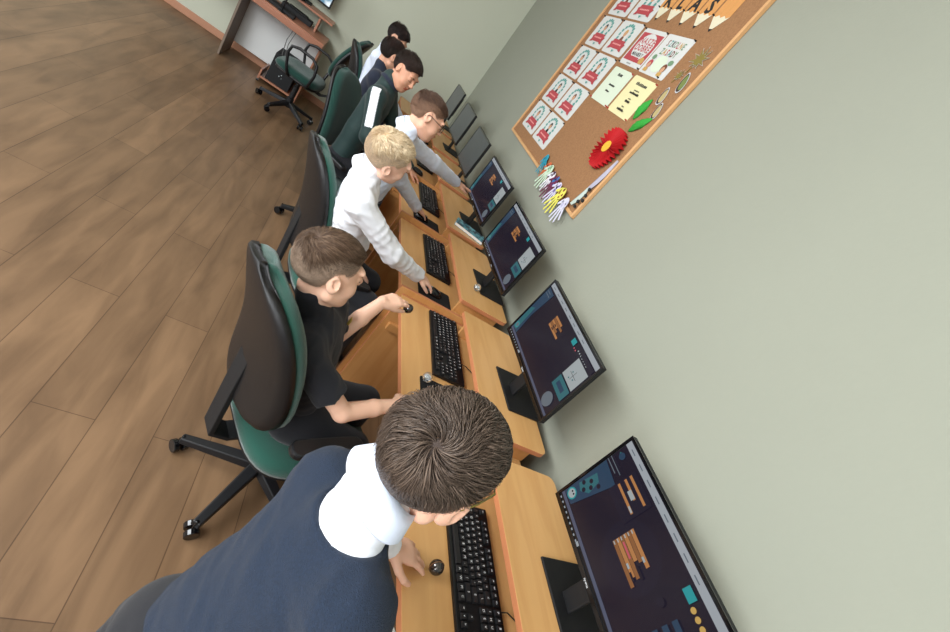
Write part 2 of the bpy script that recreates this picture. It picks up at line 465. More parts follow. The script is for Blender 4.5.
for i in range(7):
    k = (1, 2, 3, 3, 0, 0, 0)[i]
    m = make_monitor(k, (-0.262, ys_m[i], 0.821), (0.04, 0.055, 0.06, 0.06, 0.04, 0.05, 0.05)[i], M_lab[i], 'monitors on the desk shelves')
    if i > 3: m.scale = (1, 0.86, 1.0)
    mon.append(m)

# ------------------------------------------------------------------ keyboards
KW, KD = 0.446, 0.156
ROWS = [  # (legend, width) from the viewer's left; y offset rows from the top
    [('Esc', 1), (None, 1), ('F1', 1), ('F2', 1), ('F3', 1), ('F4', 1), (None, .5), ('F5', 1), ('F6', 1), ('F7', 1), ('F8', 1), (None, .5), ('F9', 1), ('F10', 1), ('F11', 1), ('F12', 1), (None, .3), ('P', 1), ('S', 1), ('B', 1)],
    [(c, 1) for c in '`1234567890-='] + [('<', 2), (None, .3), ('I', 1), ('H', 1), ('U', 1), (None, .3), ('N', 1), ('/', 1), ('*', 1), ('-', 1)],
    [('T', 1.5)] + [(c, 1) for c in 'QWERTYUIOP[]'] + [('\\', 1.5), (None, .3), ('D', 1), ('E', 1), ('V', 1), (None, .3), ('7', 1), ('8', 1), ('9', 1), ('+', 1)],
    [('C', 1.75)] + [(c, 1) for c in "ASDFGHJKL;'"] + [('E', 2.25), (None, 3.6), ('4', 1), ('5', 1), ('6', 1)],
    [('S', 2.25)] + [(c, 1) for c in 'ZXCVBNM,./'] + [('S', 2.75), (None, 1.3), ('^', 1), (None, 1.3), ('1', 1), ('2', 1), ('3', 1), ('E', 1)],
    [('C', 1.25), ('W', 1.25), ('A', 1.25), (' ', 6.25), ('A', 1.25), ('W', 1.25), ('M', 1.25), ('C', 1.25), (None, .3), ('<', 1), ('v', 1), ('>', 1), (None, .3), ('0', 2), ('.', 1)],
]
def key_layout():
    U = (KW - 0.016) / 22.6; keys = []
    for r, row in enumerate(ROWS):
        x = 0.0
        d = 0.012 + (0 if r == 0 else 0.006) + r * 0.0215
        for leg, w in row:
            if leg is not None: keys.append((0.008 + x * U, 0.008 + (x + w) * U, d, d + 0.0198, leg))
            x += w
    return keys
def key_mesh(x0, x1, d0, d1, leg):
    """keyboard frame: origin far-left-top corner; local y = -x (towards the camera), local x = towards the wall side"""
    mb = MB(); g = 0.0010
    # d measured from the wall-side edge towards the user: local X = KD - d
    X0, X1 = KD - d1 + g, KD - d0 - g; Y0, Y1 = -(x1 - g), -(x0 + g)
    zb = 0.014 + 0.007 * ((X0 + X1) / 2 / KD); zt = zb + 0.0065; i = 0.0016
    vs = [(X0, Y0, zb), (X1, Y0, zb), (X1, Y1, zb), (X0, Y1, zb), (X0 + i, Y0 + i, zt), (X1 - i, Y0 + i, zt), (X1 - i, Y1 - i, zt), (X0 + i, Y1 - i, zt)]
    mb.add(vs, [(0, 3, 2, 1), (4, 5, 6, 7), (0, 1, 5, 4), (1, 2, 6, 5), (2, 3, 7, 6), (3, 0, 4, 7)], 0)
    if leg.strip():
        s = 0.0105 if len(leg) == 1 else 0.0068
        cy = (Y0 + Y1) / 2; cx = (X0 + X1) / 2 + 0.001
        put_text(mb, leg, lambda x, y: (cx + y, cy - x, zt + 0.0002), s, 1)
    return mb
KL = key_layout()
def make_keyboard(loc, rz, label, individual, proto=None):
    root = empty('keyboard', loc, rz, label, 'keyboard', 'black keyboards on the desks')
    b = MB(); b.prism([(0, 0), (0, -KW), (KD, -KW), (KD, 0)][::-1], 0, 1)
    vs = []
    for (x, y, z) in b.v: vs.append((x, y, 0.0 if z == 0 else 0.013 + 0.007 * x / KD))
    b.v = vs
    b.build('case', M_KEYB, root, bevel=0.003)
    if individual:
        for k, a in enumerate(KL):
            if k >= 100: break
            me = KEYM.get(k)
            if me is None:
                o = key_mesh(*a).build('key', [M_KEY, M_LEG], root); KEYM[k] = o.data
            else:
                o = bpy.data.objects.new('key', me); COL.objects.link(o); o.parent = root
        rest = MB()
        for a in KL[100:]:
            q = key_mesh(*a); rest.v, off = rest.v + q.v, len(rest.v)
            rest.f += [tuple(i + off for i in f) for f in q.f]; rest.m += q.m
        if rest.v: rest.build('remaining_keys', [M_KEY, M_LEG], root)['kind'] = 'stuff'
    else:
        allk = MB()
        for a in KL:
            q = key_mesh(*a); off = len(allk.v); allk.v += q.v
            allk.f += [tuple(i + off for i in f) for f in q.f]; allk.m += q.m
        if 'all' not in KEYM: KEYM['all'] = allk.build('key_field', [M_KEY, M_LEG], root).data
        else:
            o = bpy.data.objects.new('key_field', KEYM['all']); COL.objects.link(o); o.parent = root
    return root
KEYM = {}
kb_spec = [((-0.545, 0.800), 0.0, 'black keyboard beside the dark metallic ball, under the head of the boy in the vest', True),
           ((-0.545, 1.800), -0.02, 'black keyboard on the second desk, next to the clear ball and the black T-shirt boy', True),
           ((-0.545, 2.600), 0.01, 'black keyboard just beyond the hand of the blond boy', True),
           ((-0.545, 3.47), 0.0, 'black keyboard beyond the right hand of the boy in glasses', False),
           ((-0.545, 4.32), 0.0, 'black keyboard in front of the dark-haired boy in the striped jacket', False),
           ((-0.545, 5.15), 0.0, 'black keyboard on the second desk from the far wall', False)]
for i, (p, rz, lab, ind) in enumerate(kb_spec):
    k = make_keyboard((p[0], p[1], 0.7255), rz, lab, ind)
    # cable
    c = MB(); y0 = p[1] - 0.30
    pts = [(p[0] + KD + 0.0, y0, 0.738), (p[0] + KD + 0.03, y0 + 0.004, 0.735), (p[0] + KD + 0.09, y0 - 0.03, 0.7295), (p[0] + KD + 0.17, y0 - 0.05, 0.7285)]
    pts = [(x - p[0], y - p[1], z - 0.7255) for x, y, z in pts]
    c.tube(pts, 0.002, 6).build('cable', M_BLK, k, smooth=True)

# mouse mats and mice
def make_mat(loc, sx, sy, rz, label):
    o = MB().prism(rounded(-sx / 2, sx / 2, -sy / 2, sy / 2, (0.01,) * 4), 0, 0.003).build('mouse_mat', mat('mouse_mat_black', (16, 16, 18), 0.8, bump=0.2, bscale=900), loc=loc, rz=rz)
    return tag(o, label, 'mouse mat', 'mouse mats beside the keyboards')
make_mat((-0.500, 1.965, 0.7255), 0.20, 0.15, 0.02, 'black mouse mat under the hand of the blond boy')
make_mat((-0.515, 1.235, 0.7255), 0.20, 0.17, 0.0, 'black mouse mat partly under the clear ball on the second desk')
make_mat((-0.505, 2.815, 0.7255), 0.20, 0.17, 0.0, 'black mouse mat under the hand of the boy in glasses')
def make_mouse(loc, rz, label):
    root = empty('computer_mouse', loc, rz, label, 'mouse', 'black mice on the mouse mats')
    b = MB(); n = 12; ns = 14
    rings = []
    for i in range(n + 1):
        t = i / n; a = PI * t
        rings.append((math.cos(a), math.sin(a)))
    o = len(b.v)
    for i in range(n + 1):
        y = -0.052 * math.cos(PI * i / n); w = 0.031 * (math.sin(PI * i / n) ** 0.55) * (1 - 0.12 * math.cos(PI * i / n)); h = 0.034 * (math.sin(PI * i / n) ** 0.6) * (1 - 0.18 * (y / 0.052))
        for k in range(ns):
            a = PI * k / (ns - 1)
            b.v.append((w * math.cos(a) + 1e-5 * k, y, h * math.sin(a) + 1e-5))
    for i in range(n):
        for k in range(ns - 1):
            b.f.append((o + i * ns + k, o + i * ns + k + 1, o + (i + 1) * ns + k + 1, o + (i + 1) * ns + k)); b.m.append(0)
    b.build('shell', M_BLKG, root, smooth=True)
    MB().tube([(0, 0.018, 0.030), (0, 0.032, 0.027)], 0.004, 8).build('scroll_wheel', M_METAL, root)
    m = MB(); put_text(m, 'hp', lambda x, y: (x, -0.02 + y, 0.0352), 0.014, 0); m.build('logo', M_LEG, root)
    return root
make_mouse((-0.515, 1.975, 0.7285), -PI / 2, 'black computer mouse under the fingers of the blond boy')
make_mouse((-0.545, 2.83, 0.7285), -PI / 2 + 0.3, 'black computer mouse under the hand of the boy in glasses')
make_mouse((-0.55, 3.68, 0.7285), -PI / 2, 'black computer mouse at the desk beyond the boy in glasses')

# ------------------------------------------------------------------ small ball robots
M_CLEAR = mat('clear_plastic', (235, 240, 242), 0.05, trans=0.92, ior=1.2)
M_CHROME = mat('smoked_chrome', (92, 88, 86), 0.12, metal=0.9, var=0.6, vscale=90)
def make_ball(loc, r, dark, label, cat='ball'):
    root = empty('ball_robot', loc, 0, label, cat, 'small ball robots')
    b = MB(); b.ball((0, 0, r), r, 0, 24, 16); b.build('ball_shell', M_CHROME if dark else M_CLEAR, root, smooth=True)
    if not dark:
        g = MB(); g.lathe([(r * .5, -0.004), (r * .62, 0.0), (r * .5, 0.005), (r * .2, 0.006)], (0, 0, r), 14)
        g.build('core', mat('ball_core', (190, 192, 194), 0.4), root)
    else:
        g = MB(); g.tube([(r * 1.005 * math.cos(a), 0.25 * r * math.sin(a), r + r * 1.0 * math.sin(a)) for a in [2 * PI * k / 24 for k in range(24)]], 0.0012, 6, closed=True)
        g.build('seam', mat('seam_gold', (150, 110, 80), 0.3, metal=0.7), root)
    return root
make_ball((-0.603, 0.579, 0.7255), 0.0205, True, 'dark shiny metallic ball on the desk beside the nearest keyboard')
make_ball((-0.594, 1.300, 0.7285), 0.0205, False, 'clear see-through ball below the keyboard of the second desk')
make_ball((-0.285, 2.077, 0.8215), 0.0205, False, 'clear see-through ball on the shelf beside the base of the blond boy\'s monitor')
make_ball((-0.36, 3.62, 0.8215), 0.0205, False, 'clear glinting ball on the shelf beyond the outstretched arm')

# book on the fourth shelf
bk = empty('book', (-0.225, 2.845, 0.8215), 0.0, 'blue and teal picture book with white pages lying on the shelf end', 'book')
bm = MB(); bm.box(-0.112, 0.112, -0.057, 0.057, 0.002, 0.019); bm.build('pages', mat('book_pages', (232, 226, 218), 0.8), bk)
bcov = mat('book_cover', (60, 130, 150), 0.3, var=0.0, coat=0.4)
_nt = bcov.node_tree; _b = _nt.nodes['Principled BSDF']; _n = _nt.nodes.new('ShaderNodeTexNoise'); _n.inputs['Scale'].default_value = 34; _n.inputs['Detail'].default_value = 3
_tc = _nt.nodes.new('ShaderNodeTexCoord'); _nt.links.new(_tc.outputs['Object'], _n.inputs['Vector'])
_r = _nt.nodes.new('ShaderNodeValToRGB'); _r.color_ramp.elements[0].position = .42; _r.color_ramp.elements[0].color = lin((28, 58, 84)); _r.color_ramp.elements[1].position = .6; _r.color_ramp.elements[1].color = lin((120, 190, 205))
_nt.links.new(_n.outputs['Fac'], _r.inputs[0]); _nt.links.new(_r.outputs[0], _b.inputs['Base Color'])
bm = MB(); bm.box(-0.115, 0.115, -0.059, 0.060, 0.019, 0.0215); bm.box(-0.115, 0.115, -0.059, 0.060, 0.0, 0.002); bm.box(-0.115, 0.115, 0.057, 0.060, 0.002, 0.019)
bm.build('cover', bcov, bk, bevel=0.0008)
bk.rotation_euler.z = -0.28; bk.location = (-0.215, 2.850, 0.8215)

# ------------------------------------------------------------------ the cork board and what is pinned on it
def cork_mat():
    m = mat('cork', (176, 132, 88), 0.9)
    nt = m.node_tree; b = nt.nodes['Principled BSDF']
    tc = nt.nodes.new('ShaderNodeTexCoord'); n = nt.nodes.new('ShaderNodeTexNoise'); n.inputs['Scale'].default_value = 130; n.inputs['Detail'].default_value = 3
    nt.links.new(tc.outputs['Object'], n.inputs['Vector'])
    r = nt.nodes.new('ShaderNodeValToRGB')
    r.color_ramp.elements[0].position = .35; r.color_ramp.elements[0].color = lin((140, 100, 66)); r.color_ramp.elements[1].position = .65; r.color_ramp.elements[1].color = lin((156, 114, 77))
    nt.links.new(n.outputs['Fac'], r.inputs[0]); nt.links.new(r.outputs[0], b.inputs['Base Color'])
    return m
BY0, BY1, BZ0, BZ1 = 2.315, 4.035, 1.425, 2.80
board = empty('cork_board', (0, 0, 0), 0, 'large cork notice board in a pale wooden frame on the green wall', 'notice board')
MB().box(-0.012, -0.001, BY0, BY1, BZ0, BZ1).build('cork_sheet', cork_mat(), board)
M_FR = mat('pine_frame', (206, 158, 108), 0.5, var=0.1, vscale=14)
fr = MB(); w = 0.020
fr.box(-0.024, -0.001, BY0 - w, BY0, BZ0 - w, BZ1 + w); fr.box(-0.024, -0.001, BY1, BY1 + w, BZ0 - w, BZ1 + w)
fr.box(-0.024, -0.001, BY0, BY1, BZ0 - w, BZ0); fr.box(-0.024, -0.001, BY0, BY1, BZ1, BZ1 + w)
fr.build('frame', M_FR, board, bevel=0.003)

XB = -0.0125
class Flat:
    """pattern on a card that lies against the board; a = viewer's right, b = up, in metres from the lower left corner"""
    def __init__(s, y0, z0): s.y0 = y0; s.z0 = z0; s.mb = MB(); s.k = 0
    def p(s, a, b, t=None): return (XB - (0.0012 if t is None else t) - 0.00012 * s.k, s.y0 - a, s.z0 + b)
    def poly(s, pts, m): s.k += 1; s.mb.add([s.p(*q) for q in pts], [tuple(range(len(pts)))], m); return s
    def rect(s, a0, a1, b0, b1, m): return s.poly([(a0, b0), (a1, b0), (a1, b1), (a0, b1)], m)
    def oval(s, a, b, ra, rb, m, n=18): return s.poly([(a + ra * math.cos(2 * PI * i / n), b + rb * math.sin(2 * PI * i / n)) for i in range(n)], m)
    def text(s, a, b, t, size, m, sx=1.0, bold=0.025):
        s.k += 1; put_text(s.mb, t, lambda x, y: s.p(a + x, b + y), size, m, sx, bold)
    def card(s, w, h, r, m=0, th=0.0012):
        pts = rounded(0, w, 0, h, (r,) * 4, 4)
        o = len(s.mb.v); n = len(pts)
        s.mb.v += [(XB, s.y0 - a, s.z0 + b) for a, b in pts] + [(XB - th, s.y0 - a, s.z0 + b) for a, b in pts]
        s.mb.f.append(tuple(o + n + i for i in range(n))); s.mb.m.append(m)
        for i in range(n):
            j = (i + 1) % n; s.mb.f.append((o + i, o + j, o + n + j, o + n + i)); s.mb.m.append(m)
        return s
PC = dict(white=M_WHITE, red=mat('print_red', (172, 66, 72), 0.8), teal=mat('print_teal', (92, 150, 142), 0.8), skin=mat('print_skin', (198, 150, 116), 0.8),
          brown=mat('print_brown', (110, 66, 46), 0.8), black=mat('print_black', (34, 34, 34), 0.8), pale=mat('print_pale_yellow', (222, 214, 164), 0.8),
          mint=mat('print_pale_mint', (208, 218, 196), 0.8), green=mat('print_green', (110, 140, 108), 0.8), ochre=mat('print_ochre', (190, 150, 84), 0.8),
          grey=mat('print_grey', (150, 152, 148), 0.8), lightred=mat('print_light_red', (226, 150, 146), 0.8))
PN = list(PC); PM = [PC[k] for k in PN]; C_ = {k: i for i, k in enumerate(PN)}
def pin(parent, y, z, m=M_PINB, name='pin'):
    b = MB(); b.lathe([(0.0055, 0), (0.0045, 0.005), (0.0025, 0.006), (0.004, 0.012)], seg=8, tf=lambda v: (XB - 0.001 - v[2], y + v[0], z + v[1]))
    return b.build(name, m, parent)
def motif_poster(col, row, label):
    y0 = 3.955 - 0.372 * col; w = 0.345; z0 = 1.505 + 0.2435 * row; h = 0.228
    f = Flat(y0, z0); f.card(w, h, 0.022)
    cx = w / 2; cy = h * 0.60
    n = 16; rnd = random.Random(col * 10 + row)
    for i in range(n):        # leafy wreath
        a = 2 * PI * i / n
        x, y = cx + 0.082 * math.cos(a), cy + 0.068 * math.sin(a)
        f.oval(x, y, 0.0165, 0.0125, C_['teal'], 7)
    f.oval(cx, cy, 0.066, 0.056, C_['white'])
    skin = C_['skin']
    hair = C_[('brown', 'black', 'ochre', 'brown', 'black', 'red')[rnd.randrange(6)]]
    f.oval(cx, cy + 0.012, 0.024, 0.026, hair, 12); f.oval(cx, cy + 0.004, 0.018, 0.019, skin, 12)
    f.poly([(cx - 0.03, cy - 0.05), (cx + 0.03, cy - 0.05), (cx + 0.014, cy - 0.012), (cx - 0.014, cy - 0.012)], C_[('black', 'teal', 'brown', 'grey')[rnd.randrange(4)]])
    # ribbon banner
    f.poly([(0.055, 0.028), (0.10, 0.034), (0.10, 0.088), (0.055, 0.078), (0.07, 0.055)], C_['red'])
    f.poly([(w - 0.055, 0.028), (w - 0.10, 0.034), (w - 0.10, 0.088), (w - 0.055, 0.078), (w - 0.07, 0.055)], C_['red'])
    f.rect(0.078, w - 0.078, 0.040, 0.100, C_['red'])
    for i in range(6): f.rect(0.10 + i * 0.024, 0.118 + i * 0.024, 0.064, 0.074, C_['lightred'])
    f.poly([(cx - 0.02, 0.03), (cx + 0.02, 0.03), (cx, 0.012)], C_['teal'])
    o = f.mb.build('poster', PM)
    tag(o, label, 'poster', 'white wreath posters in two columns')
    for a in (0.006, w - 0.006):
        pin(o, y0 - a, z0 + h - 0.006, M_PINB)
    return o
rown = ['bottom', 'second from bottom', 'middle', 'fourth from bottom', 'top']
for col in (0, 1):
    for row in range(5):
        motif_poster(col, row, '%s wreath poster in the %s' % (rown[row], ('column along the far edge of the cork board', 'second column from the far edge of the board')[col]))
# red poster
f = Flat(3.20, 2.215); w, h = 0.30, 0.235
f.card(w, h, 0.016); f.rect(0.014, w - 0.014, 0.03, h - 0.025, C_['red']); f.oval(w / 2, h * 0.53, 0.108, 0.085, C_['white'], 24)
f.text(w / 2, h * 0.69, 'NASZE', 0.055, C_['red'], 1.0); f.text(w / 2, h * 0.50, 'DOBRE', 0.055, C_['red'], 1.0); f.text(w / 2, h * 0.33, 'MANIERY', 0.032, C_['black'], 1.0)
f.rect(0.014, w - 0.10, 0.03, 0.06, C_['red']); f.oval(w - 0.05, 0.05, 0.03, 0.022, C_['ochre'], 10); f.rect(0.10, 0.16, 0.010, 0.018, C_['grey'])
o = tag(f.mb.build('poster', PM), 'red poster with a white oval and bold red and black lettering', 'poster')
for a, b in ((0.005, h - .005), (w - .005, h - .005), (0.005, .005), (w - .005, .005)): pin(o, 3.20 - a, 2.215 + b)
# white poster with children
f = Flat(2.89, 2.212); w, h = 0.305, 0.237
f.card(w, h, 0.010)
for i, (t, c) in enumerate(zip('SZKOLNE', ('brown', 'teal', 'black', 'green', 'red', 'ochre', 'green'))): f.text(0.07 + i * 0.029, h * 0.80, t, 0.05, C_[c], 0.8)
for i, (t, c) in enumerate(zip('ZASADY', ('green', 'ochre', 'red', 'teal', 'brown', 'green'))): f.text(0.075 + i * 0.031, h * 0.59, t, 0.05, C_[c], 0.8)
f.oval(w / 2, h * 0.30, 0.07, 0.05, C_['mint'], 20); f.oval(0.05, h * 0.42, 0.022, 0.016, C_['green'], 8); f.oval(w - 0.05, h * 0.40, 0.026, 0.016, C_['green'], 8)
for a in (0.055, w - 0.075):
    f.oval(a, 0.058, 0.026, 0.026, C_['red' if a < .1 else 'brown'], 12); f.oval(a, 0.05, 0.018, 0.018, C_['skin'], 12); f.rect(a - 0.022, a + 0.022, 0.012, 0.034, C_['ochre'])
o = tag(f.mb.build('poster', PM), 'white poster with two lines of coloured letters and small drawn children', 'poster')
for a, b in ((w - .005, h - .005), (w - .05, .008)): pin(o, 2.89 - a, 2.212 + b)
# pale sheets
def sheet(y0, z0, w, h, col, lines, label):
    f = Flat(y0, z0); f.card(w, h, 0.012, C_[col])
    for (b, n, ln, th) in lines:
        x = w / 2 - ln / 2; rnd = random.Random(int(b * 1000)); step = ln / n
        for i in range(n): f.rect(x + i * step, x + (i + 0.8) * step, b * h, b * h + th * (0.8 + 0.4 * rnd.random()), C_['black'])
    o = tag(f.mb.build('paper_sheet', PM), label, 'paper')
    for a, b in ((w - .006, h - .006), (0.006, 0.006), (w - .006, 0.006)): pin(o, y0 - a, z0 + b, M_PINR)
    return o
sheet(3.19, 1.957, 0.29, 0.23, 'mint', [(0.80, 6, 0.07, 0.016), (0.50, 9, 0.09, 0.010), (0.33, 6, 0.06, 0.009)], 'pale mint paper sheet with three short printed lines')
sheet(2.875, 1.955, 0.295, 0.235, 'pale', [(0.80, 9, 0.14, 0.016), (0.66, 6, 0.07, 0.006), (0.57, 10, 0.12, 0.012), (0.44, 4, 0.035, 0.006), (0.35, 5, 0.06, 0.012), (0.22, 3, 0.03, 0.006), (0.12, 7, 0.09, 0.012)],
      'pale yellow paper sheet with many printed lines')
# pencils with letters
M_PENCIL = mat('pencil_card_orange', (206, 146, 84), 0.8); M_TIP = mat('pencil_card_tip', (216, 208, 180), 0.8)
for i, ch in enumerate('KLAS '):
    y0 = 3.255 - 0.156 * i; w = 0.142
    f = Flat(y0, 2.50)
    f.mb.add([], [], 0)
    pts = [(0, 0.085), (w / 2, 0.0), (w, 0.085), (w, 0.27), (0, 0.27)]
    th = 0.0015
    f.poly(pts, 0)
    f.poly([(0.0, 0.085), (w / 2, 0.0), (w, 0.085), (w * 0.83, 0.075), (w * 0.66, 0.088), (w * 0.5, 0.075), (w * 0.33, 0.088), (w * 0.17, 0.075)], 1)
    f.poly([(w * 0.38, 0.016), (w / 2, 0.0), (w * 0.62, 0.016)], 2)
    f.rect(w * 0.33, w * 0.34, 0.088, 0.27, 3); f.rect(w * 0.66, w * 0.67, 0.088, 0.27, 3)
    if ch.strip():
        f.text(w / 2, 0.128, ch, 0.112, 2, 1.15, 0.035)
    o = f.mb.build('paper_pencil', [M_PENCIL, M_TIP, PC['black'], PC['ochre']])
    sm = o.modifiers.new('thick', 'SOLIDIFY'); sm.thickness = 0.0004
    tag(o, ('orange paper pencil bearing the black letter %s' % ch) if ch.strip() else 'plain orange paper pencil at the end of the lettered row', 'paper pencil', 'paper pencils spelling a word')
    pin(o, y0 - 0.004, 2.582, M_PINB)
# red accordion flower
fl = empty('paper_flower', (XB, 2.495, 1.795), 0, 'large red pleated paper flower with a yellow centre', 'paper flower')
b = MB(); N = 27; R0 = 0.122
for i in range(N * 2):
    a0 = 2 * PI * i / (2 * N); a1 = 2 * PI * (i + 1) / (2 * N)
    h0 = -0.004 if i % 2 == 0 else -0.040; h1 = -0.040 if i % 2 == 0 else -0.004
    rr0 = R0 * (1 + 0.05 * math.sin(3 * a0)); rr1 = R0 * (1 + 0.05 * math.sin(3 * a1))
    b.add([(h0 * .8, 0.02 * math.cos(a0), 0.02 * math.sin(a0)), (h0, rr0 * math.cos(a0), rr0 * math.sin(a0)), (h1, rr1 * math.cos(a1), rr1 * math.sin(a1)), (h1 * .8, 0.02 * math.cos(a1), 0.02 * math.sin(a1))], [(0, 1, 2, 3)])
o = b.build('pleated_petals', mat('red_paper', (188, 24, 30), 0.7), fl); sm = o.modifiers.new('thick', 'SOLIDIFY'); sm.thickness = 0.0008
b = MB(); b.lathe([(0.0, 0), (0.034, 0), (0.034, 0.003), (0.0, 0.004)], seg=20, tf=lambda v: (-0.034 - v[2], v[0], v[1])); b.build('centre', mat('yellow_paper', (226, 170, 50), 0.7), fl)
# green crepe leaves
M_CREPE = mat('green_crepe_paper', (48, 150, 52), 0.8, bump=0.8, bscale=60)
def crepe_leaf(y0, z0, y1, z1, wd, label):
    p0 = np.array([y0, z0]); p1 = np.array([y1, z1]); d = p1 - p0; L = np.linalg.norm(d); d /= L; n = np.array([-d[1], d[0]])
    b = MB(); ns, nc = 14, 9; o = 0
    for i in range(ns + 1):
        t = i / ns; hw = wd * math.sin(PI * min(1, t * 0.94 + 0.04)) ** 0.7
        for k in range(nc):
            s = -1 + 2 * k / (nc - 1)
            q = p0 + d * L * t + n * hw * s
            x = -0.016 - 0.022 * (1 - s * s) * math.sin(PI * t) - 0.005 * math.sin(9 * s + 14 * t) * math.sin(PI * t)
            b.v.append((x, q[0], q[1]))
    for i in range(ns):
        for k in range(nc - 1): b.f.append((i * nc + k, i * nc + k + 1, (i + 1) * nc + k + 1, (i + 1) * nc + k)); b.m.append(0)
    ob = b.build('crepe_leaf', M_CREPE, smooth=True); sm = ob.modifiers.new('thick', 'SOLIDIFY'); sm.thickness = 0.001
    return tag(ob, label, 'paper leaf', 'green crepe paper leaves')
crepe_leaf(2.535, 1.985, 2.515, 2.115, 0.030, 'upright bright green crepe leaf touching the pale yellow sheet')
crepe_leaf(2.485, 1.925, 2.375, 2.035, 0.028, 'slanting bright green crepe leaf just above the red flower')
# autumn leaves chain
M_AUT = [mat('leaf_print_green', (110, 124, 66), 0.8), mat('leaf_print_dark', (60, 40, 34), 0.8), mat('leaf_print_beige', (176, 158, 110), 0.8), mat('leaf_print_rim', (196, 198, 200), 0.8), mat('leaf_print_olive', (128, 112, 52), 0.8)]
def oval_leaf(y, z, L, wd, ang, c_in, c_dk, label):
    b = MB()
    def ring(s, x, m, cut=0.0, dx=0.0):
        n = 20; pts = []
        for i in range(n):
            a = 2 * PI * i / n
            u = L * s * math.cos(a); v = wd * s * math.sin(a) + dx
            v *= (1 - 0.25 * math.cos(a))
            pts.append((x, y + u * math.cos(ang) - v * math.sin(ang), z + u * math.sin(ang) + v * math.cos(ang)))
        b.add(pts, [tuple(range(n))], m)
    ring(1.0, XB - 0.003, 3); ring(0.88, XB - 0.0034, c_dk, dx=-0.001); ring(0.72, XB - 0.0038, c_in, dx=0.004)
    ob = b.build('paper_leaf', M_AUT); sm = ob.modifiers.new('thick', 'SOLIDIFY'); sm.thickness = 0.0005
    return tag(ob, label, 'paper leaf', 'leaf cut-outs up the near edge of the board')
oval_leaf(2.455, 2.150, 0.052, 0.026, 1.35, 2, 1, 'beige oval leaf cut-out with dark edge, middle of three ovals')
oval_leaf(2.395, 2.075, 0.050, 0.024, 1.30, 2, 1, 'beige oval leaf cut-out lowest of three, beside the green crepe leaves')
oval_leaf(2.392, 2.243, 0.058, 0.026, 1.25, 0, 1, 'green oval leaf cut-out with pale rim, topmost of three ovals')
def maple(y, z, R_, label):
    b = MB(); n = 10; pts = []
    for i in range(n * 2):
        a = PI / 2 + 2 * PI * i / (2 * n); r = R_ * ((1.0, 0.42)[i % 2]) * (1 - 0.25 * (i in (8, 12)) - 0.4 * (i == 10))
        pts.append((y + r * math.cos(a), z + r * math.sin(a)))
    cx = (XB - 0.004, y, z)
    for s, x, m in ((1.08, XB - 0.003, 3), (1.0, XB - 0.0036, 4)):
        vs = [(x, y, z)] + [(x, y + (p[0] - y) * s, z + (p[1] - z) * s) for p in pts]
        b.add(vs, [(0, i + 1, (i + 1) % (2 * n) + 1) for i in range(2 * n)], m)
    b.tube([(XB - 0.004, y, z - R_ * 0.4), (XB - 0.004, y + 0.01, z - R_ * 1.15)], 0.0018, 6, 4)
    ob = b.build('paper_leaf', M_AUT)
    return tag(ob, label, 'paper leaf', 'leaf cut-outs up the near edge of the board')
maple(2.43, 2.365, 0.068, 'large olive maple leaf cut-out with pointed lobes')
maple(2.475, 2.265, 0.036, 'small olive leaf cut-out below the large maple leaf')
# paper hands hanging over the bottom edge
def paper_hand(y, z, s, ang, col, pat, label, lift):
    m1 = mat('hand_paper_' + col[0], col[1], 0.8); m2 = mat('hand_pattern_' + pat[0], pat[1], 0.8)
    b = MB()
    def tf(u, v, x): return (x, y + u * math.cos(ang) - v * math.sin(ang), z + u * math.sin(ang) + v * math.cos(ang))
    palm = [(0.032 * s * math.cos(2 * PI * i / 14), 0.038 * s * math.sin(2 * PI * i / 14)) for i in range(14)]
    th = 0.0012
    def slab(pts, x, m):
        n = len(pts); o = len(b.v)
        b.v += [tf(u, v, x) for u, v in pts] + [tf(u, v, x - th) for u, v in pts]
        b.f.append(tuple(o + n + i for i in range(n))); b.m.append(m); b.f.append(tuple(o + i for i in reversed(range(n)))); b.m.append(m)
        for i in range(n): j = (i + 1) % n; b.f.append((o + i, o + j, o + n + j, o + n + i)); b.m.append(m)
    slab(palm, lift, 0)
    for k, (a, L) in enumerate(((-0.50, .075), (-0.2, .095), (0.05, .10), (0.3, .09))):
        ux, uy = math.sin(a), -math.cos(a); px, py = (-0.022 + 0.0146 * k) * s, -0.02 * s; wd = 0.0075 * s
        pts = [(px - wd * -uy, py - wd * ux), (px + ux * L * s - wd * -uy * .8, py + uy * L * s - wd * ux * .8), (px + ux * (L + .006) * s, py + uy * (L + .006) * s),
               (px + ux * L * s + wd * -uy * .8, py + uy * L * s + wd * ux * .8), (px + wd * -uy, py + wd * ux)]
        slab(pts, lift - 0.0002 * k, 0)
    slab([(0.02 * s, 0.0), (0.062 * s, -0.028 * s), (0.066 * s, -0.016 * s), (0.03 * s, 0.025 * s)], lift, 0)
    rnd = random.Random(label)
    for k in range(5):
        u, v = rnd.uniform(-.02, .02) * s, rnd.uniform(-.03, .03) * s; r = rnd.uniform(.004, .010) * s
        slab([(u + r * math.cos(2 * PI * i / 7), v + 1.5 * r * math.sin(2 * PI * i / 7)) for i in range(7)], lift - 0.0014, 1)
    ob = b.build('paper_hand', [m1, m2])
    return tag(ob, label, 'paper hand', 'cut-out paper hands along the bottom of the board')
HX = -0.027
paper_hand(3.07, 1.490, 0.9, -0.5, ('teal', (44, 150, 172)), ('dteal', (36, 120, 140)), 'teal cut-out paper hand at the far end of the row', HX)
paper_hand(2.955, 1.475, 0.8, -0.2, ('orange', (208, 104, 62)), ('dorange', (180, 84, 50)), 'orange cut-out paper hand partly behind the mint one', HX - 0.001)
paper_hand(2.895, 1.462, 1.15, 0.1, ('mint', (196, 216, 190)), ('green', (140, 176, 140)), 'pale mint cut-out paper hand with long fingers', HX - 0.004)
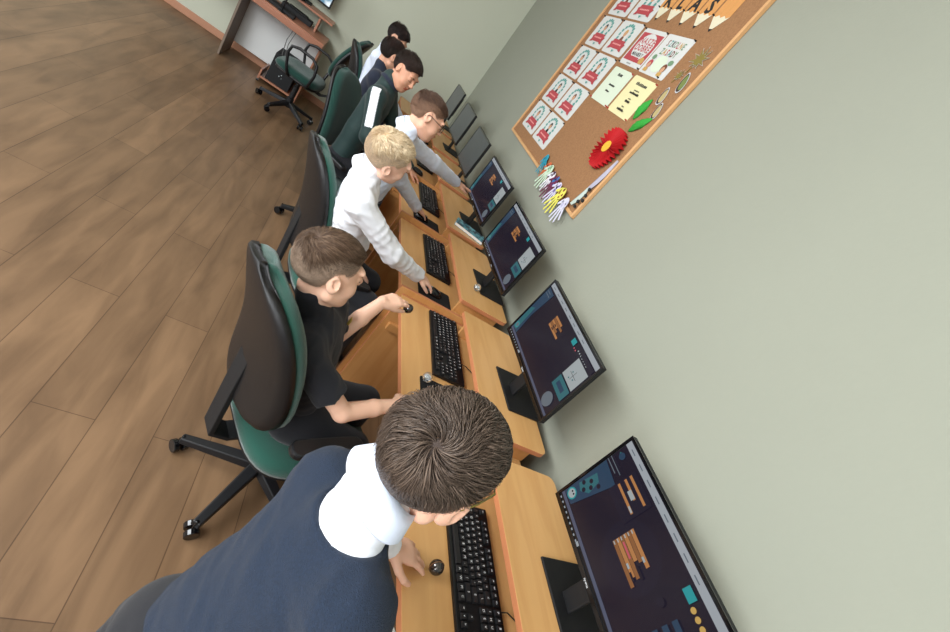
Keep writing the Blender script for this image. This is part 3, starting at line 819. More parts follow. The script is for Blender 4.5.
paper_hand(2.80, 1.455, 0.95, 0.0, ('white', (222, 218, 226)), ('dots', (70, 50, 70)), 'white cut-out paper hand with dark spots', HX - 0.007)
paper_hand(2.715, 1.450, 1.1, 0.1, ('maroon', (104, 36, 70)), ('blue', (54, 108, 168)), 'maroon cut-out paper hand with blue patches', HX - 0.010)
paper_hand(2.625, 1.442, 1.05, 0.1, ('lavender', (206, 200, 222)), ('violet', (120, 110, 160)), 'lavender cut-out paper hand beside the yellow one', HX - 0.013)
paper_hand(2.53, 1.440, 1.2, 0.2, ('yellow', (220, 212, 92)), ('red', (130, 50, 40)), 'yellow cut-out paper hand with a red-brown mark', HX - 0.016)
paper_hand(2.425, 1.425, 1.05, -0.15, ('silver', (206, 204, 220)), ('lilac', (186, 182, 206)), 'plain pale lilac cut-out paper hand at the board corner', HX - 0.013)
# grey feather shapes with dark ends
def feather(pts, wd, rgbs, label):
    b = MB(); n = len(pts)
    for i, (y, z) in enumerate(pts):
        t = i / (n - 1); hw = wd * math.sin(PI * (0.12 + 0.83 * t)) ** 0.8
        d = np.array(pts[min(i + 1, n - 1)]) - np.array(pts[max(i - 1, 0)]); d = d / np.linalg.norm(d); nn = (-d[1], d[0])
        b.v += [(-0.020, y + nn[0] * hw, z + nn[1] * hw), (-0.030, y, z), (-0.020, y - nn[0] * hw, z - nn[1] * hw)]
    for i in range(n - 1):
        for k in (0, 1): b.f.append((3 * i + k, 3 * i + k + 1, 3 * i + k + 4, 3 * i + k + 3)); b.m.append(k)
    ob = b.build('paper_feather', [mat('feather_' + label[:6], rgbs[0], 0.7), mat('featherb_' + label[:6], rgbs[1], 0.7)])
    sm = ob.modifiers.new('thick', 'SOLIDIFY'); sm.thickness = 0.0006
    return tag(ob, label, 'paper feather', 'long paper feathers by the near edge')
feather([(2.37, 1.565), (2.362, 1.60), (2.352, 1.64), (2.345, 1.68), (2.338, 1.73), (2.33, 1.78)], 0.022, ((170, 166, 180), (130, 130, 146)), 'grey lilac pointed paper feather below the red flower')
feather([(2.40, 1.45), (2.39, 1.48), (2.38, 1.51), (2.372, 1.55), (2.366, 1.58)], 0.022, ((182, 194, 184), (110, 130, 132)), 'pale grey-green paper feather lowest at the board corner')
SCR_ = ['topmost of five', 'second from the top of five', 'middle one of five', 'second from the bottom of five', 'lowest of five']
for k, (y, z) in enumerate(((2.338, 1.577), (2.325, 1.541), (2.312, 1.512), (2.345, 1.49), (2.335, 1.46))):
    b = MB(); b.prism([(-.012, -.006), (.004, -.010), (.013, .002), (.003, .010), (-.010, .007)], 0, 0.008, tf=lambda v, y=y, z=z: (-0.026 - v[2], y + v[0], z + v[1]))
    tag(b.build('paper_scrap', PC['black']), 'small dark paper scrap, %s along the frame corner' % SCR_[k], 'paper scrap', 'dark paper scraps by the frame corner')

# ------------------------------------------------------------------ desk against the far wall, with its computer
bd = empty('back_computer_desk', (0, 0, 0), 0, 'reddish wooden computer desk against the far wall', 'desk')
bd.name = 'computer_desk'
MB().box(-3.3, -1.635, 5.62, 6.1, 0.705, 0.73, 0).build('desktop', M_BACKWOOD, bd, bevel=0.003)
MB().box(-3.3, -1.635, 5.60, 5.62, 0.66, 0.715, 0).build('front_rail', M_BACKWOOD, bd, bevel=0.003)
MB().box(-3.25, -1.66, 5.86, 6.14, 0.885, 0.905, 0).build('monitor_shelf', M_BACKWOOD, bd, bevel=0.003)
MB().box(-1.80, -1.78, 5.9, 6.13, 0.73, 0.885).build('shelf_support', M_BACKWOOD, bd)
MB().box(-2.5, -2.48, 5.9, 6.13, 0.73, 0.885).build('shelf_support', M_BACKWOOD, bd)
MB().box(-1.655, -1.637, 5.66, 6.1, 0.0, 0.705).build('side_panel', M_BACKWOOD, bd)
MB().box(-2.44, -1.66, 6.10, 6.12, 0.10, 0.70).build('modesty_panel', mat('white_laminate', (236, 238, 236), 0.5), bd)
MB().box(-2.46, -2.44, 5.7, 6.12, 0.0, 0.705).build('side_panel', mat('shaded_laminate', (122, 106, 92), 0.6), bd)  # shade on this panel is put into its grey-brown colour
pcs = empty('computer_stand', (-1.86, 5.84, 0), 0.0, 'low wooden computer stand on the floor under the far desk', 'stand')
MB().box(-0.17, 0.17, -0.17, 0.19, 0.05, 0.068).build('shelf', M_BACKWOOD, pcs, bevel=0.002)
MB().box(-0.19, -0.172, -0.17, 0.19, 0.03, 0.13).build('side_panel', M_BACKWOOD, pcs, bevel=0.002)
MB().box(0.172, 0.19, -0.17, 0.19, 0.03, 0.24).build('side_panel', M_BACKWOOD, pcs, bevel=0.002)
wh = MB()
for x in (-0.181, 0.181):
    for y in (-0.15, 0.17): wh.tube([(x - .01, y, 0.016), (x + .01, y, 0.016)], 0.016, 10)
wh.build('castor_set', M_BLK, pcs)
pt = empty('computer_tower', (-1.86, 5.84, 0.069), 0.0, 'black desktop computer case standing on the low wooden stand', 'computer')
MB().box(-0.13, 0.12, -0.15, 0.18, 0.0, 0.30).build('case', M_BLKM, pt, bevel=0.004)
b = MB(); b.box(-0.02, -0.012, -0.152, -0.15, 0.10, 0.106); b.box(-0.0, 0.006, -0.152, -0.15, 0.12, 0.128); b.box(0.01, 0.014, -0.152, -0.15, 0.09, 0.094)
b.build('indicator_lights', mat('small_light', (180, 190, 190), 0.5, emit=(190, 200, 205), es=0.6), pt)
# its monitor (lit), hub, keyboard
bm_ = empty('computer_monitor', (-2.03, 6.0, 0.906), 0, 'monitor with bright blue-white picture above the far wall desk', 'monitor')
MB().box(-0.27, 0.27, 0.0, 0.03, 0.08, 0.41).build('casing', M_BLKM, bm_, bevel=0.004)
scr = mat('blue_white_screen', (8, 8, 10), 0.2, emit=(170, 205, 220), es=1.0)
_nt = scr.node_tree; _b = _nt.nodes['Principled BSDF']; _tc = _nt.nodes.new('ShaderNodeTexCoord'); _n = _nt.nodes.new('ShaderNodeTexNoise'); _n.inputs['Scale'].default_value = 7
_nt.links.new(_tc.outputs['Object'], _n.inputs['Vector']); _r = _nt.nodes.new('ShaderNodeValToRGB')
_r.color_ramp.elements[0].position = .38; _r.color_ramp.elements[0].color = lin((66, 120, 150)); _r.color_ramp.elements[1].position = .56; _r.color_ramp.elements[1].color = lin((228, 240, 246))
_nt.links.new(_n.outputs['Fac'], _r.inputs[0]); _nt.links.new(_r.outputs[0], _b.inputs['Emission Color'])
MB().box(-0.255, 0.255, -0.002, 0.0, 0.10, 0.395).build('screen', scr, bm_)
MB().box(-0.1, 0.1, -0.06, 0.1, 0, 0.012).box(-0.03, 0.03, 0.01, 0.04, 0.01, 0.2).build('stand', M_STAND, bm_)
tag(MB().box(-0.24, 0.24, -0.08, 0.08, 0, 0.028).build('keyboard', M_BLKM, loc=(-2.22, 5.76, 0.731), bevel=0.004), 'black keyboard on the far wall desk', 'keyboard')
tag(MB().box(-0.16, 0.16, -0.07, 0.07, 0, 0.05).box(-0.1, 0.1, -0.05, 0.05, 0.05, 0.062).build('network_box', M_BLKM, loc=(-2.0, 5.98, 0.731), bevel=0.004), 'flat black box under the shelf of the far wall desk', 'electronics')
tag(MB().box(-0.13, 0.05, -0.05, 0.05, 0, 0.035).build('speaker_box', M_BLKM, loc=(-2.05, 5.90, 0.906), bevel=0.004), 'small black box in front of the lit monitor on the far desk', 'electronics')
mg = empty('microphone', (-2.10, 5.68, 0.731), 0, 'thin black desk microphone on the far wall desk', 'microphone')
MB().lathe([(0.04, 0), (0.04, 0.008), (0.01, 0.012)], seg=16).build('base', M_BLK, mg)
MB().tube([(0, 0, 0.01), (0.0, 0, 0.12), (0.01, -0.01, 0.17)], 0.006, 8).build('stem', M_BLK, mg, smooth=True)
cb = MB(); cb.tube([(-1.93, 5.64, 0.70), (-1.95, 5.63, 0.55), (-1.93, 5.62, 0.40), (-1.88, 5.62, 0.36)], 0.004, 6); cb.tube([(-1.90, 5.64, 0.70), (-1.92, 5.63, 0.52), (-1.90, 5.62, 0.40), (-1.86, 5.62, 0.37)], 0.004, 6)
tag(cb.build('cable', mat('grey_cable', (90, 90, 88), 0.6), smooth=True), 'pair of thin dark cables hanging below the far wall desk', 'cable')

# ------------------------------------------------------------------ office chairs
def shell_mesh(w0, w1, h, thick, curve, nx=14, nz=18, bulge=0.0, y0=0.0, lumbar=0.03):
    """padded back: x across, z up, front towards +y. rounded outline"""
    b = MB(); fr_, bk_ = [], []
    for j in range(nz + 1):
        t = math.sin(PI / 2 * (-1 + 2 * j / nz))
        wmax = (w0 + (w1 - w0) * (j / nz)) / 2
        hw = wmax * max(0.0, 1 - abs(t) ** 3.2) ** (1 / 3.2)
        hw = max(hw, wmax * 0.10)
        tt = t * (1 - 0.0)
        for i in range(nx + 1):
            s = -1 + 2 * i / nx
            x = hw * s; z = h / 2 + tt * h / 2 * (1 - 0.05 * s * s * (abs(t) ** 3))
            yc = y0 + curve * (x / (w0 / 2)) ** 2 + lumbar * math.cos(t * 1.7 + 0.5)
            e = (1 - abs(s) ** 5) * (1 - abs(t) ** 7)
            fr_.append((x, yc + thick * max(0, e) ** 0.5 * 0.8 + 0.004, z)); bk_.append((x, yc - 0.034 - bulge * max(0, e) ** 0.5, z))
    return fr_, bk_, nx, nz
def grid_faces(o, nx, nz, flip=False):
    fs = []
    for j in range(nz):
        for i in range(nx):
            a = o + j * (nx + 1) + i; q = (a, a + 1, a + nx + 2, a + nx + 1)
            fs.append(q[::-1] if flip else q)
    return fs
def half_pad(name, front, back, nx, nz, m, parent):
    b = MB(); b.v = list(front) + list(back); o2 = len(front)
    fs = grid_faces(0, nx, nz, True) + grid_faces(o2, nx, nz)
    ring = [i for i in range(nx + 1)] + [(j + 1) * (nx + 1) - 1 for j in range(1, nz + 1)] + [nz * (nx + 1) + i for i in range(nx - 1, -1, -1)] + [j * (nx + 1) for j in range(nz - 1, 0, -1)]
    for k in range(len(ring)):
        a, c = ring[k], ring[(k + 1) % len(ring)]; fs.append((a, c, c + o2, a + o2))
    b.f = fs; b.m = [0] * len(fs)
    ob = b.build(name, m, parent, smooth=True)
    return ob
def make_chair(fabric, label, seat_h=0.46, arms='t', back_h=0.50, back_z=0.595):
    root = empty('office_chair', (0, 0, 0), 0, label, 'chair', 'green office chairs')
    # five-star base
    for k in range(5):
        a = 2 * PI * k / 5 + 0.3
        c, s_ = math.cos(a), math.sin(a)
        b = MB(); n = 6
        for i in range(n + 1):
            t = i / n; r = 0.03 + 0.26 * t; hw = 0.028 - 0.010 * t; zt = 0.135 - 0.055 * t; zb = zt - 0.038 + 0.012 * t
            for (u, z) in ((-hw, zb), (hw, zb), (hw * .8, zt), (-hw * .8, zt)): b.v.append((r * c - u * s_, r * s_ + u * c, z))
        for i in range(n):
            for q in range(4): b.f.append((4 * i + q, 4 * i + (q + 1) % 4, 4 * i + 4 + (q + 1) % 4, 4 * i + 4 + q)); b.m.append(0)
        b.f += [(0, 3, 2, 1), (4 * n, 4 * n + 1, 4 * n + 2, 4 * n + 3)]; b.m += [0, 0]
        leg = b.build('base_leg', M_BLK, root, bevel=0.004)
        w = MB(); tx, ty = 0.285 * c, 0.285 * s_; ca = a + 0.8; ux, uy = math.cos(ca), math.sin(ca)
        for sgn in (-1, 1): w.tube([(tx + ux * 0.006 * sgn, ty + uy * 0.006 * sgn, 0.027), (tx + ux * 0.026 * sgn, ty + uy * 0.026 * sgn, 0.027)], 0.026, 16)
        w.tube([(tx, ty, 0.03), (tx, ty, 0.085)], 0.007, 8)
        w.build('castor', M_BLKG, leg, bevel=0.003)
    MB().lathe([(0.034, 0.075), (0.034, 0.17), (0.027, 0.175), (0.027, 0.30), (0.018, 0.305), (0.018, seat_h - 0.09)], seg=18).build('gas_column', M_BLK, root)
    MB().box(-0.09, 0.09, -0.12, 0.10, seat_h - 0.095, seat_h - 0.065).build('mechanism', M_BLKM, root, bevel=0.006)
    b = MB(); b.tube([(0.05, 0.0, seat_h - 0.08), (0.20, 0.02, seat_h - 0.085), (0.25, 0.03, seat_h - 0.08)], 0.007, 8); b.build('lever', M_BLK, root, smooth=True)
    # seat
    def seat_shape(z0, z1, hw, d0, d1, dome, m, name):
        b = MB(); N = 40; prof = [(1.0, 0.0), (1.03, 0.35), (1.0, 0.75), (0.93, 0.95), (0.7, 1.0), (0.35, 1.0 - dome), (0.02, 1.0 - dome)]
        for (sc, t) in prof:
            for k in range(N):
                a = 2 * PI * k / N; ca, sa = math.cos(a), math.sin(a)
                rx = hw * sc * math.copysign(abs(ca) ** 0.62, ca); ry = (d1 - d0) / 2 * sc * math.copysign(abs(sa) ** 0.62, sa) + (d1 + d0) / 2
                z = z0 + (z1 - z0) * t - (0.018 * max(0, sa) ** 3 * sc if t > .3 else 0)
                b.v.append((rx, ry, z))
        for i in range(len(prof) - 1):
            for k in range(N): b.f.append((i * N + k, i * N + (k + 1) % N, (i + 1) * N + (k + 1) % N, (i + 1) * N + k)); b.m.append(0)
        b.f.append(tuple(reversed(range(N)))); b.m.append(0); b.f.append(tuple((len(prof) - 1) * N + k for k in range(N))); b.m.append(0)
        return b.build(name, m, root, smooth=True)
    seat_shape(seat_h - 0.065, seat_h - 0.035, 0.225, -0.20, 0.23, 0.0, M_SHELL, 'seat_pan')
    seat_shape(seat_h - 0.04, seat_h + 0.025, 0.235, -0.21, 0.245, 0.12, fabric, 'seat_cushion')
    # back
    f_, k_, nx, nz = shell_mesh(0.46, 0.34, back_h, 0.045, 0.045, bulge=0.016)
    def place(vs, dy=0.0, sc=1.0, sz=1.0):
        out = []
        for x, y, z in vs:
            z = back_h / 2 + (z - back_h / 2) * sz; yy = -0.26 + y + dy; zz = back_z + z
            yy -= 0.10 * (z / back_h)
            out.append((x * sc, yy, zz))
        return out
    mid = [(a[0], (b2[1] + 0.004), a[2]) for a, b2 in zip(f_, k_)]
    half_pad('back_cushion', place(f_), place([(a[0], b2[1] + 0.020, a[2]) for a, b2 in zip(f_, k_)]), nx, nz, fabric, root)
    half_pad('back_shell', place([(a[0], b2[1] + 0.016, a[2]) for a, b2 in zip(f_, k_)], sc=1.02, sz=1.016), place(k_, dy=-0.004, sc=1.015, sz=1.012), nx, nz, M_SHELL, root)
    b = MB()
    path = [(0, -0.10, seat_h - 0.08), (0, -0.22, seat_h - 0.085), (0, -0.285, seat_h - 0.05), (0, -0.30, back_z + 0.02), (0, -0.31, back_z + 0.20)]
    for i, (x, y, z) in enumerate(path):
        hw = 0.035
        nxt = path[min(i + 1, 4)]; prv = path[max(i - 1, 0)]
        d = Vector((0, nxt[1] - prv[1], nxt[2] - prv[2])).normalized(); nn = Vector((0, -d.z, d.y)) * 0.009
        for (u, w_) in ((-hw, -1), (hw, -1), (hw, 1), (-hw, 1)): b.v.append((u, y + nn.y * w_, z + nn.z * w_))
    for i in range(4):
        for q in range(4): b.f.append((4 * i + q, 4 * i + (q + 1) % 4, 4 * i + 4 + (q + 1) % 4, 4 * i + 4 + q)); b.m.append(0)
    b.f += [(0, 3, 2, 1), (16, 17, 18, 19)]; b.m += [0, 0]
    b.build('back_bar', M_BLKM, root, bevel=0.003)
    for s_ in (-1, 1):
        b = MB()
        if arms == 'loop':
            pts = []
            base = [(0.20, -0.10, seat_h - 0.06), (0.27, -0.13, seat_h - 0.03), (0.285, -0.15, seat_h + 0.10), (0.28, -0.13, seat_h + 0.19), (0.275, -0.07, seat_h + 0.225), (0.27, 0.06, seat_h + 0.225), (0.265, 0.13, seat_h + 0.20), (0.27, 0.14, seat_h + 0.13), (0.275, 0.10, seat_h + 0.02), (0.26, 0.07, seat_h - 0.04), (0.20, 0.06, seat_h - 0.06)]
            pts = [(x * s_, y, z) for x, y, z in base]
            b.tube(pts, 0.014, 10); b.build('armrest', M_BLK, root, smooth=True)
        else:
            pts = [(0.19 * s_, 0.0, seat_h - 0.07), (0.245 * s_, -0.04, seat_h - 0.06), (0.255 * s_, -0.07, seat_h + 0.0), (0.255 * s_, -0.08, seat_h + 0.18)]
            b.tube(pts, 0.016, 10); arm = b.build('armrest', M_BLK, root, smooth=True)
            p = MB(); p.prism(rounded(-0.03, 0.03, -0.13, 0.13, (0.028,) * 4), seat_h + 0.18, seat_h + 0.205, tf=lambda v: (v[0] + 0.255 * s_, v[1] - 0.07, v[2] - 0.02 * (v[1] / 0.13) ** 2 * (v[1] > 0)))
            p.build('arm_pad', M_BLK, arm, bevel=0.006)
    return root
ch = make_chair(M_GREEN, 'green and black office chair of the boy in the black T-shirt')
ch.location = (-0.96, 1.18, 0); ch.rotation_euler.z = -1.10
ch2 = copy_tree(ch, None, (-0.95, 2.10, 0), -1.27, 'green and black office chair behind the blond boy in the white shirt')
ch3 = make_chair(M_DGREEN, 'dark green office chair of the boy in the white-striped jacket', arms='t')
ch3.location = (-1.01, 3.33, 0); ch3.rotation_euler.z = -2.05
ch4 = copy_tree(ch3, None, (-1.0, 4.78, 0), -1.42, 'dark office chair of the farthest boy, mostly hidden behind nearer chairs')
ch5 = make_chair(M_DGREEN, 'empty office chair with looped black arms near the far wall', arms='loop')
ch5.location = (-1.66, 5.28, 0); ch5.rotation_euler.z = PI / 2 - 0.15

# ------------------------------------------------------------------ people: smooth fields turned into meshes
def V(*a): return np.array(a, float)
def nrm(a): a = np.array(a, float); return a / np.linalg.norm(a)
class Field:
    def __init__(s, lo, hi, h):
        s.h = h; s.lo = np.array(lo, float)
        n = np.ceil((np.array(hi) - s.lo) / h).astype(int) + 1
        s.ax = [s.lo[i] + h * np.arange(n[i]) for i in range(3)]
        s.F = np.full(n, 1.0, np.float32)
    def region(s, lo, hi, mg):
        sl = []
        for i in range(3):
            a = int(max(0, math.floor((lo[i] - mg - s.lo[i]) / s.h))); b = int(min(len(s.ax[i]), math.ceil((hi[i] + mg - s.lo[i]) / s.h) + 1))
            if b - a < 1: return None
            sl.append(slice(a, b))
        return tuple(sl)
    def pts(s, sl):
        return (s.ax[0][sl[0]][:, None, None], s.ax[1][sl[1]][None, :, None], s.ax[2][sl[2]][None, None, :])
    def put(s, lo, hi, fn, k=0.0, sub=False):
        sl = s.region(lo, hi, k + 4 * s.h)
        if sl is None: return
        d = fn(*s.pts(sl)).astype(np.float32); F = s.F[sl]
        if sub: d = -d; F2 = -F; D2 = -d
        if not sub:
            if k > 0:
                e = np.maximum(k - np.abs(F - d), 0) / k; s.F[sl] = np.minimum(F, d) - e * e * k * 0.25
            else: s.F[sl] = np.minimum(F, d)
        else:
            if k > 0:
                e = np.maximum(k - np.abs(F - d), 0) / k; s.F[sl] = np.maximum(F, d) + e * e * k * 0.25
            else: s.F[sl] = np.maximum(F, d)
    def cap(s, a, b, ra, rb, k=0.0, sub=False, cut=None):
        a = np.array(a, float); b = np.array(b, float); r = max(ra, rb)
        ba = b - a; L2 = float(ba @ ba) + 1e-12
        def fn(X, Y, Z):
            px, py, pz = X - a[0], Y - a[1], Z - a[2]
            t = np.clip((px * ba[0] + py * ba[1] + pz * ba[2]) / L2, 0, 1)
            d = np.sqrt((px - ba[0] * t) ** 2 + (py - ba[1] * t) ** 2 + (pz - ba[2] * t) ** 2) - (ra + (rb - ra) * t)
            if cut is not None:
                q, n = cut
                d = np.maximum(d, (X - q[0]) * n[0] + (Y - q[1]) * n[1] + (Z - q[2]) * n[2])
            return d
        s.put(np.minimum(a, b) - r, np.maximum(a, b) + r, fn, k, sub)
    def ell(s, c, rad, M=None, k=0.0, sub=False):
        c = np.array(c, float); rad = np.array(rad, float); M = np.eye(3) if M is None else M; r = rad.max()
        def fn(X, Y, Z):
            px, py, pz = X - c[0], Y - c[1], Z - c[2]
            q = [(px * M[i, 0] + py * M[i, 1] + pz * M[i, 2]) for i in range(3)]
            k0 = np.sqrt(sum((q[i] / rad[i]) ** 2 for i in range(3))); k1 = np.sqrt(sum((q[i] / rad[i] ** 2) ** 2 for i in range(3))) + 1e-9
            return k0 * (k0 - 1) / k1
        s.put(c - r, c + r, fn, k, sub)
    def slab(s, a, b, ra, rb, flat_axis, ratio, k=0.0):
        """tapered capsule squeezed along flat_axis"""
        a = np.array(a, float); b = np.array(b, float); w = nrm(flat_axis); r = max(ra, rb); ba = b - a; ba = ba - w * (ba @ w) * 0
        def sq(v): return v + w * (v @ w) * (1 / ratio - 1)
        B = sq(ba); L2 = float(B @ B) + 1e-12
        def fn(X, Y, Z):
            px, py, pz = X - a[0], Y - a[1], Z - a[2]
            dw = (px * w[0] + py * w[1] + pz * w[2]) * (1 / ratio - 1)
            px, py, pz = px + w[0] * dw, py + w[1] * dw, pz + w[2] * dw
            t = np.clip((px * B[0] + py * B[1] + pz * B[2]) / L2, 0, 1)
            d = np.sqrt((px - B[0] * t) ** 2 + (py - B[1] * t) ** 2 + (pz - B[2] * t) ** 2) - (ra + (rb - ra) * t)
            return d * (0.5 + 0.5 * ratio)
        s.put(np.minimum(a, b) - r, np.maximum(a, b) + r, fn, k)
    def wrinkle(s, amp, f, seed=0, axis=None):
        rnd = np.random.RandomState(seed); X, Y, Z = s.pts((slice(None),) * 3); n = 0
        for i in range(6):
            d = rnd.normal(size=3)
            if axis is not None: d = d * 0.35 + np.array(axis) * rnd.choice([-1, 1]) * 0.9
            d = d / np.linalg.norm(d) * f * rnd.uniform(0.6, 1.7)
            e = rnd.normal(size=3) * f * 0.3
            n = n + np.abs(np.sin(0.5 * (X * d[0] + Y * d[1] + Z * d[2]) + rnd.uniform(0, 6) + 1.6 * np.sin(X * e[0] + Y * e[1] + Z * e[2]))) - 0.62
        s.F += (amp * n / 3).astype(np.float32)
    def cutplane(s, q, n):
        X, Y, Z = s.pts((slice(None),) * 3)
        s.F = np.maximum(s.F, ((X - q[0]) * n[0] + (Y - q[1]) * n[1] + (Z - q[2]) * n[2]).astype(np.float32))
    def mesh(s):
        F = s.F; n = F.shape; S = F < 0
        c = S[:-1, :-1, :-1].astype(np.int8)
        tot = np.zeros_like(c)
        for dx in (0, 1):
            for dy in (0, 1):
                for dz in (0, 1): tot += S[dx:n[0] - 1 + dx, dy:n[1] - 1 + dy, dz:n[2] - 1 + dz]
        act = np.argwhere((tot > 0) & (tot < 8))
        if len(act) == 0: return np.zeros((0, 3)), np.zeros((0, 4), int)
        idx = np.full((n[0] - 1, n[1] - 1, n[2] - 1), -1, np.int32)
        idx[act[:, 0], act[:, 1], act[:, 2]] = np.arange(len(act))
        acc = np.zeros((len(act), 3)); cnt = np.zeros(len(act))
        cor = [(a, b, c2) for a in (0, 1) for b in (0, 1) for c2 in (0, 1)]
        val = {q: F[act[:, 0] + q[0], act[:, 1] + q[1], act[:, 2] + q[2]].astype(float) for q in cor}
        for q in cor:
            for ax in range(3):
                if q[ax] == 0:
                    p = list(q); p[ax] = 1; p = tuple(p)
                    a, b = val[q], val[p]; m = (a < 0) != (b < 0)
                    t = np.where(m, a / np.where(m, a - b, 1), 0)
                    pos = np.repeat(np.array(q, float)[None], len(act), 0); pos[:, ax] += t
                    acc += pos * m[:, None]; cnt += m
        vs = s.lo + s.h * (act + acc / cnt[:, None])
        quads = []
        for ax in range(3):
            o1, o2 = [(1, 2), (2, 0), (0, 1)][ax]
            sl0 = [slice(None)] * 3; sl1 = [slice(None)] * 3; sl0[ax] = slice(0, n[ax] - 1); sl1[ax] = slice(1, n[ax])
            A = S[tuple(sl0)]; B = S[tuple(sl1)]
            for flip, mm in ((0, A & ~B), (1, ~A & B)):
                e = np.argwhere(mm)
                e = e[(e[:, o1] > 0) & (e[:, o2] > 0) & (e[:, o1] < n[o1] - 1) & (e[:, o2] < n[o2] - 1)]
                if len(e) == 0: continue
                def g(a, b):
                    q = e.copy(); q[:, o1] += a; q[:, o2] += b
                    return idx[q[:, 0], q[:, 1], q[:, 2]]
                Q = np.stack([g(-1, -1), g(0, -1), g(0, 0), g(-1, 0)], 1)
                if flip: Q = Q[:, ::-1]
                quads.append(Q)
        return vs, np.concatenate(quads)
def np_mesh(name, vs, fs, mats, parent=None, base=None, mi=None, smooth=True):
    me = bpy.data.meshes.new(name)
    if base is not None: vs = vs - np.array(base)
    me.vertices.add(len(vs)); me.vertices.foreach_set('co', np.asarray(vs, np.float32).ravel())
    k = fs.shape[1]; me.loops.add(fs.size); me.loops.foreach_set('vertex_index', np.asarray(fs, np.int32).ravel())
    me.polygons.add(len(fs)); me.polygons.foreach_set('loop_start', np.arange(0, fs.size, k, dtype=np.int32))
    for m in (mats if isinstance(mats, (list, tuple)) else [mats]): me.materials.append(m)
    if mi is not None: me.polygons.foreach_set('material_index', np.asarray(mi, np.int32))
    if smooth: me.polygons.foreach_set('use_smooth', np.ones(len(fs), bool))
    me.update(calc_edges=True); me.validate()
    o = bpy.data.objects.new(name, me); COL.objects.link(o)
    if parent: o.parent = parent
    return o

def head_frame(f, u):
    f = nrm(f); u = np.array(u, float); u = nrm(u - f * (u @ f)); r = np.cross(f, u)
    return np.stack([r, f, u])          # rows: right, forward, up
def hand_prims(F, wr, d, nrmal, side, curl, s, spread=0.12, thumb=0.6, k=0.004):
    """wr wrist point, d pointing direction, nrmal back-of-hand normal, side = +1 when the thumb lies along cross(d, n)"""
    d = nrm(d); n = np.array(nrmal, float); n = nrm(n - d * (n @ d)); t = np.cross(d, n) * side
    W = np.array(wr, float); tips = []
    offs = (0.0245, 0.0085, -0.0080, -0.0235); LM = (0.066, 0.068, 0.064, 0.058); LF = (0.061, 0.068, 0.063, 0.050); RR = (0.0080, 0.0082, 0.0077, 0.0068)
    for i in range(4):
        o = offs[i] * s
        kn = W + d * LM[i] * s + t * o + n * 0.002 * s
        F.cap(W + d * 0.008 * s + t * o * 0.55, kn, 0.0115 * s, 0.0095 * s, 0.010 * s)
        cu = curl[i] if isinstance(curl, (list, tuple)) else curl
        ang = 0.25 * cu; p = kn; sp = spread * (1.5 - i)
        for j, (fr, ww) in enumerate(((0.44, 1.0), (0.31, 0.92), (0.25, 0.82))):
            ang_j = ang + cu * (0.0, 0.55, 0.95)[j]
            dirv = nrm((d * math.cos(sp) + t * math.sin(sp)) * math.cos(ang_j) - n * math.sin(ang_j))
            q = p + dirv * LF[i] * fr * s
            F.cap(p, q, RR[i] * ww * s, RR[i] * ww * 0.93 * s, k * s); p = q
        tips.append(p)
    F.slab(W + d * 0.012 * s, W + d * 0.056 * s, 0.027 * s, 0.033 * s, n, 0.42, 0.008 * s)
    b0 = W + d * 0.014 * s + t * 0.020 * s - n * 0.004 * s
    b1 = b0 + nrm(d * 0.75 + t * thumb - n * 0.25) * 0.036 * s
    b2 = b1 + nrm(d * 0.9 + t * thumb * 0.45 - n * 0.3) * 0.028 * s
    b3 = b2 + nrm(d * 1.0 + t * 0.05 - n * 0.3) * 0.022 * s
    F.cap(b0, b1, 0.0125 * s, 0.0105 * s, 0.010 * s); F.cap(b1, b2, 0.0098 * s, 0.0088 * s, 0.004 * s); F.cap(b2, b3, 0.0086 * s, 0.0074 * s, 0.003 * s)
    return tips
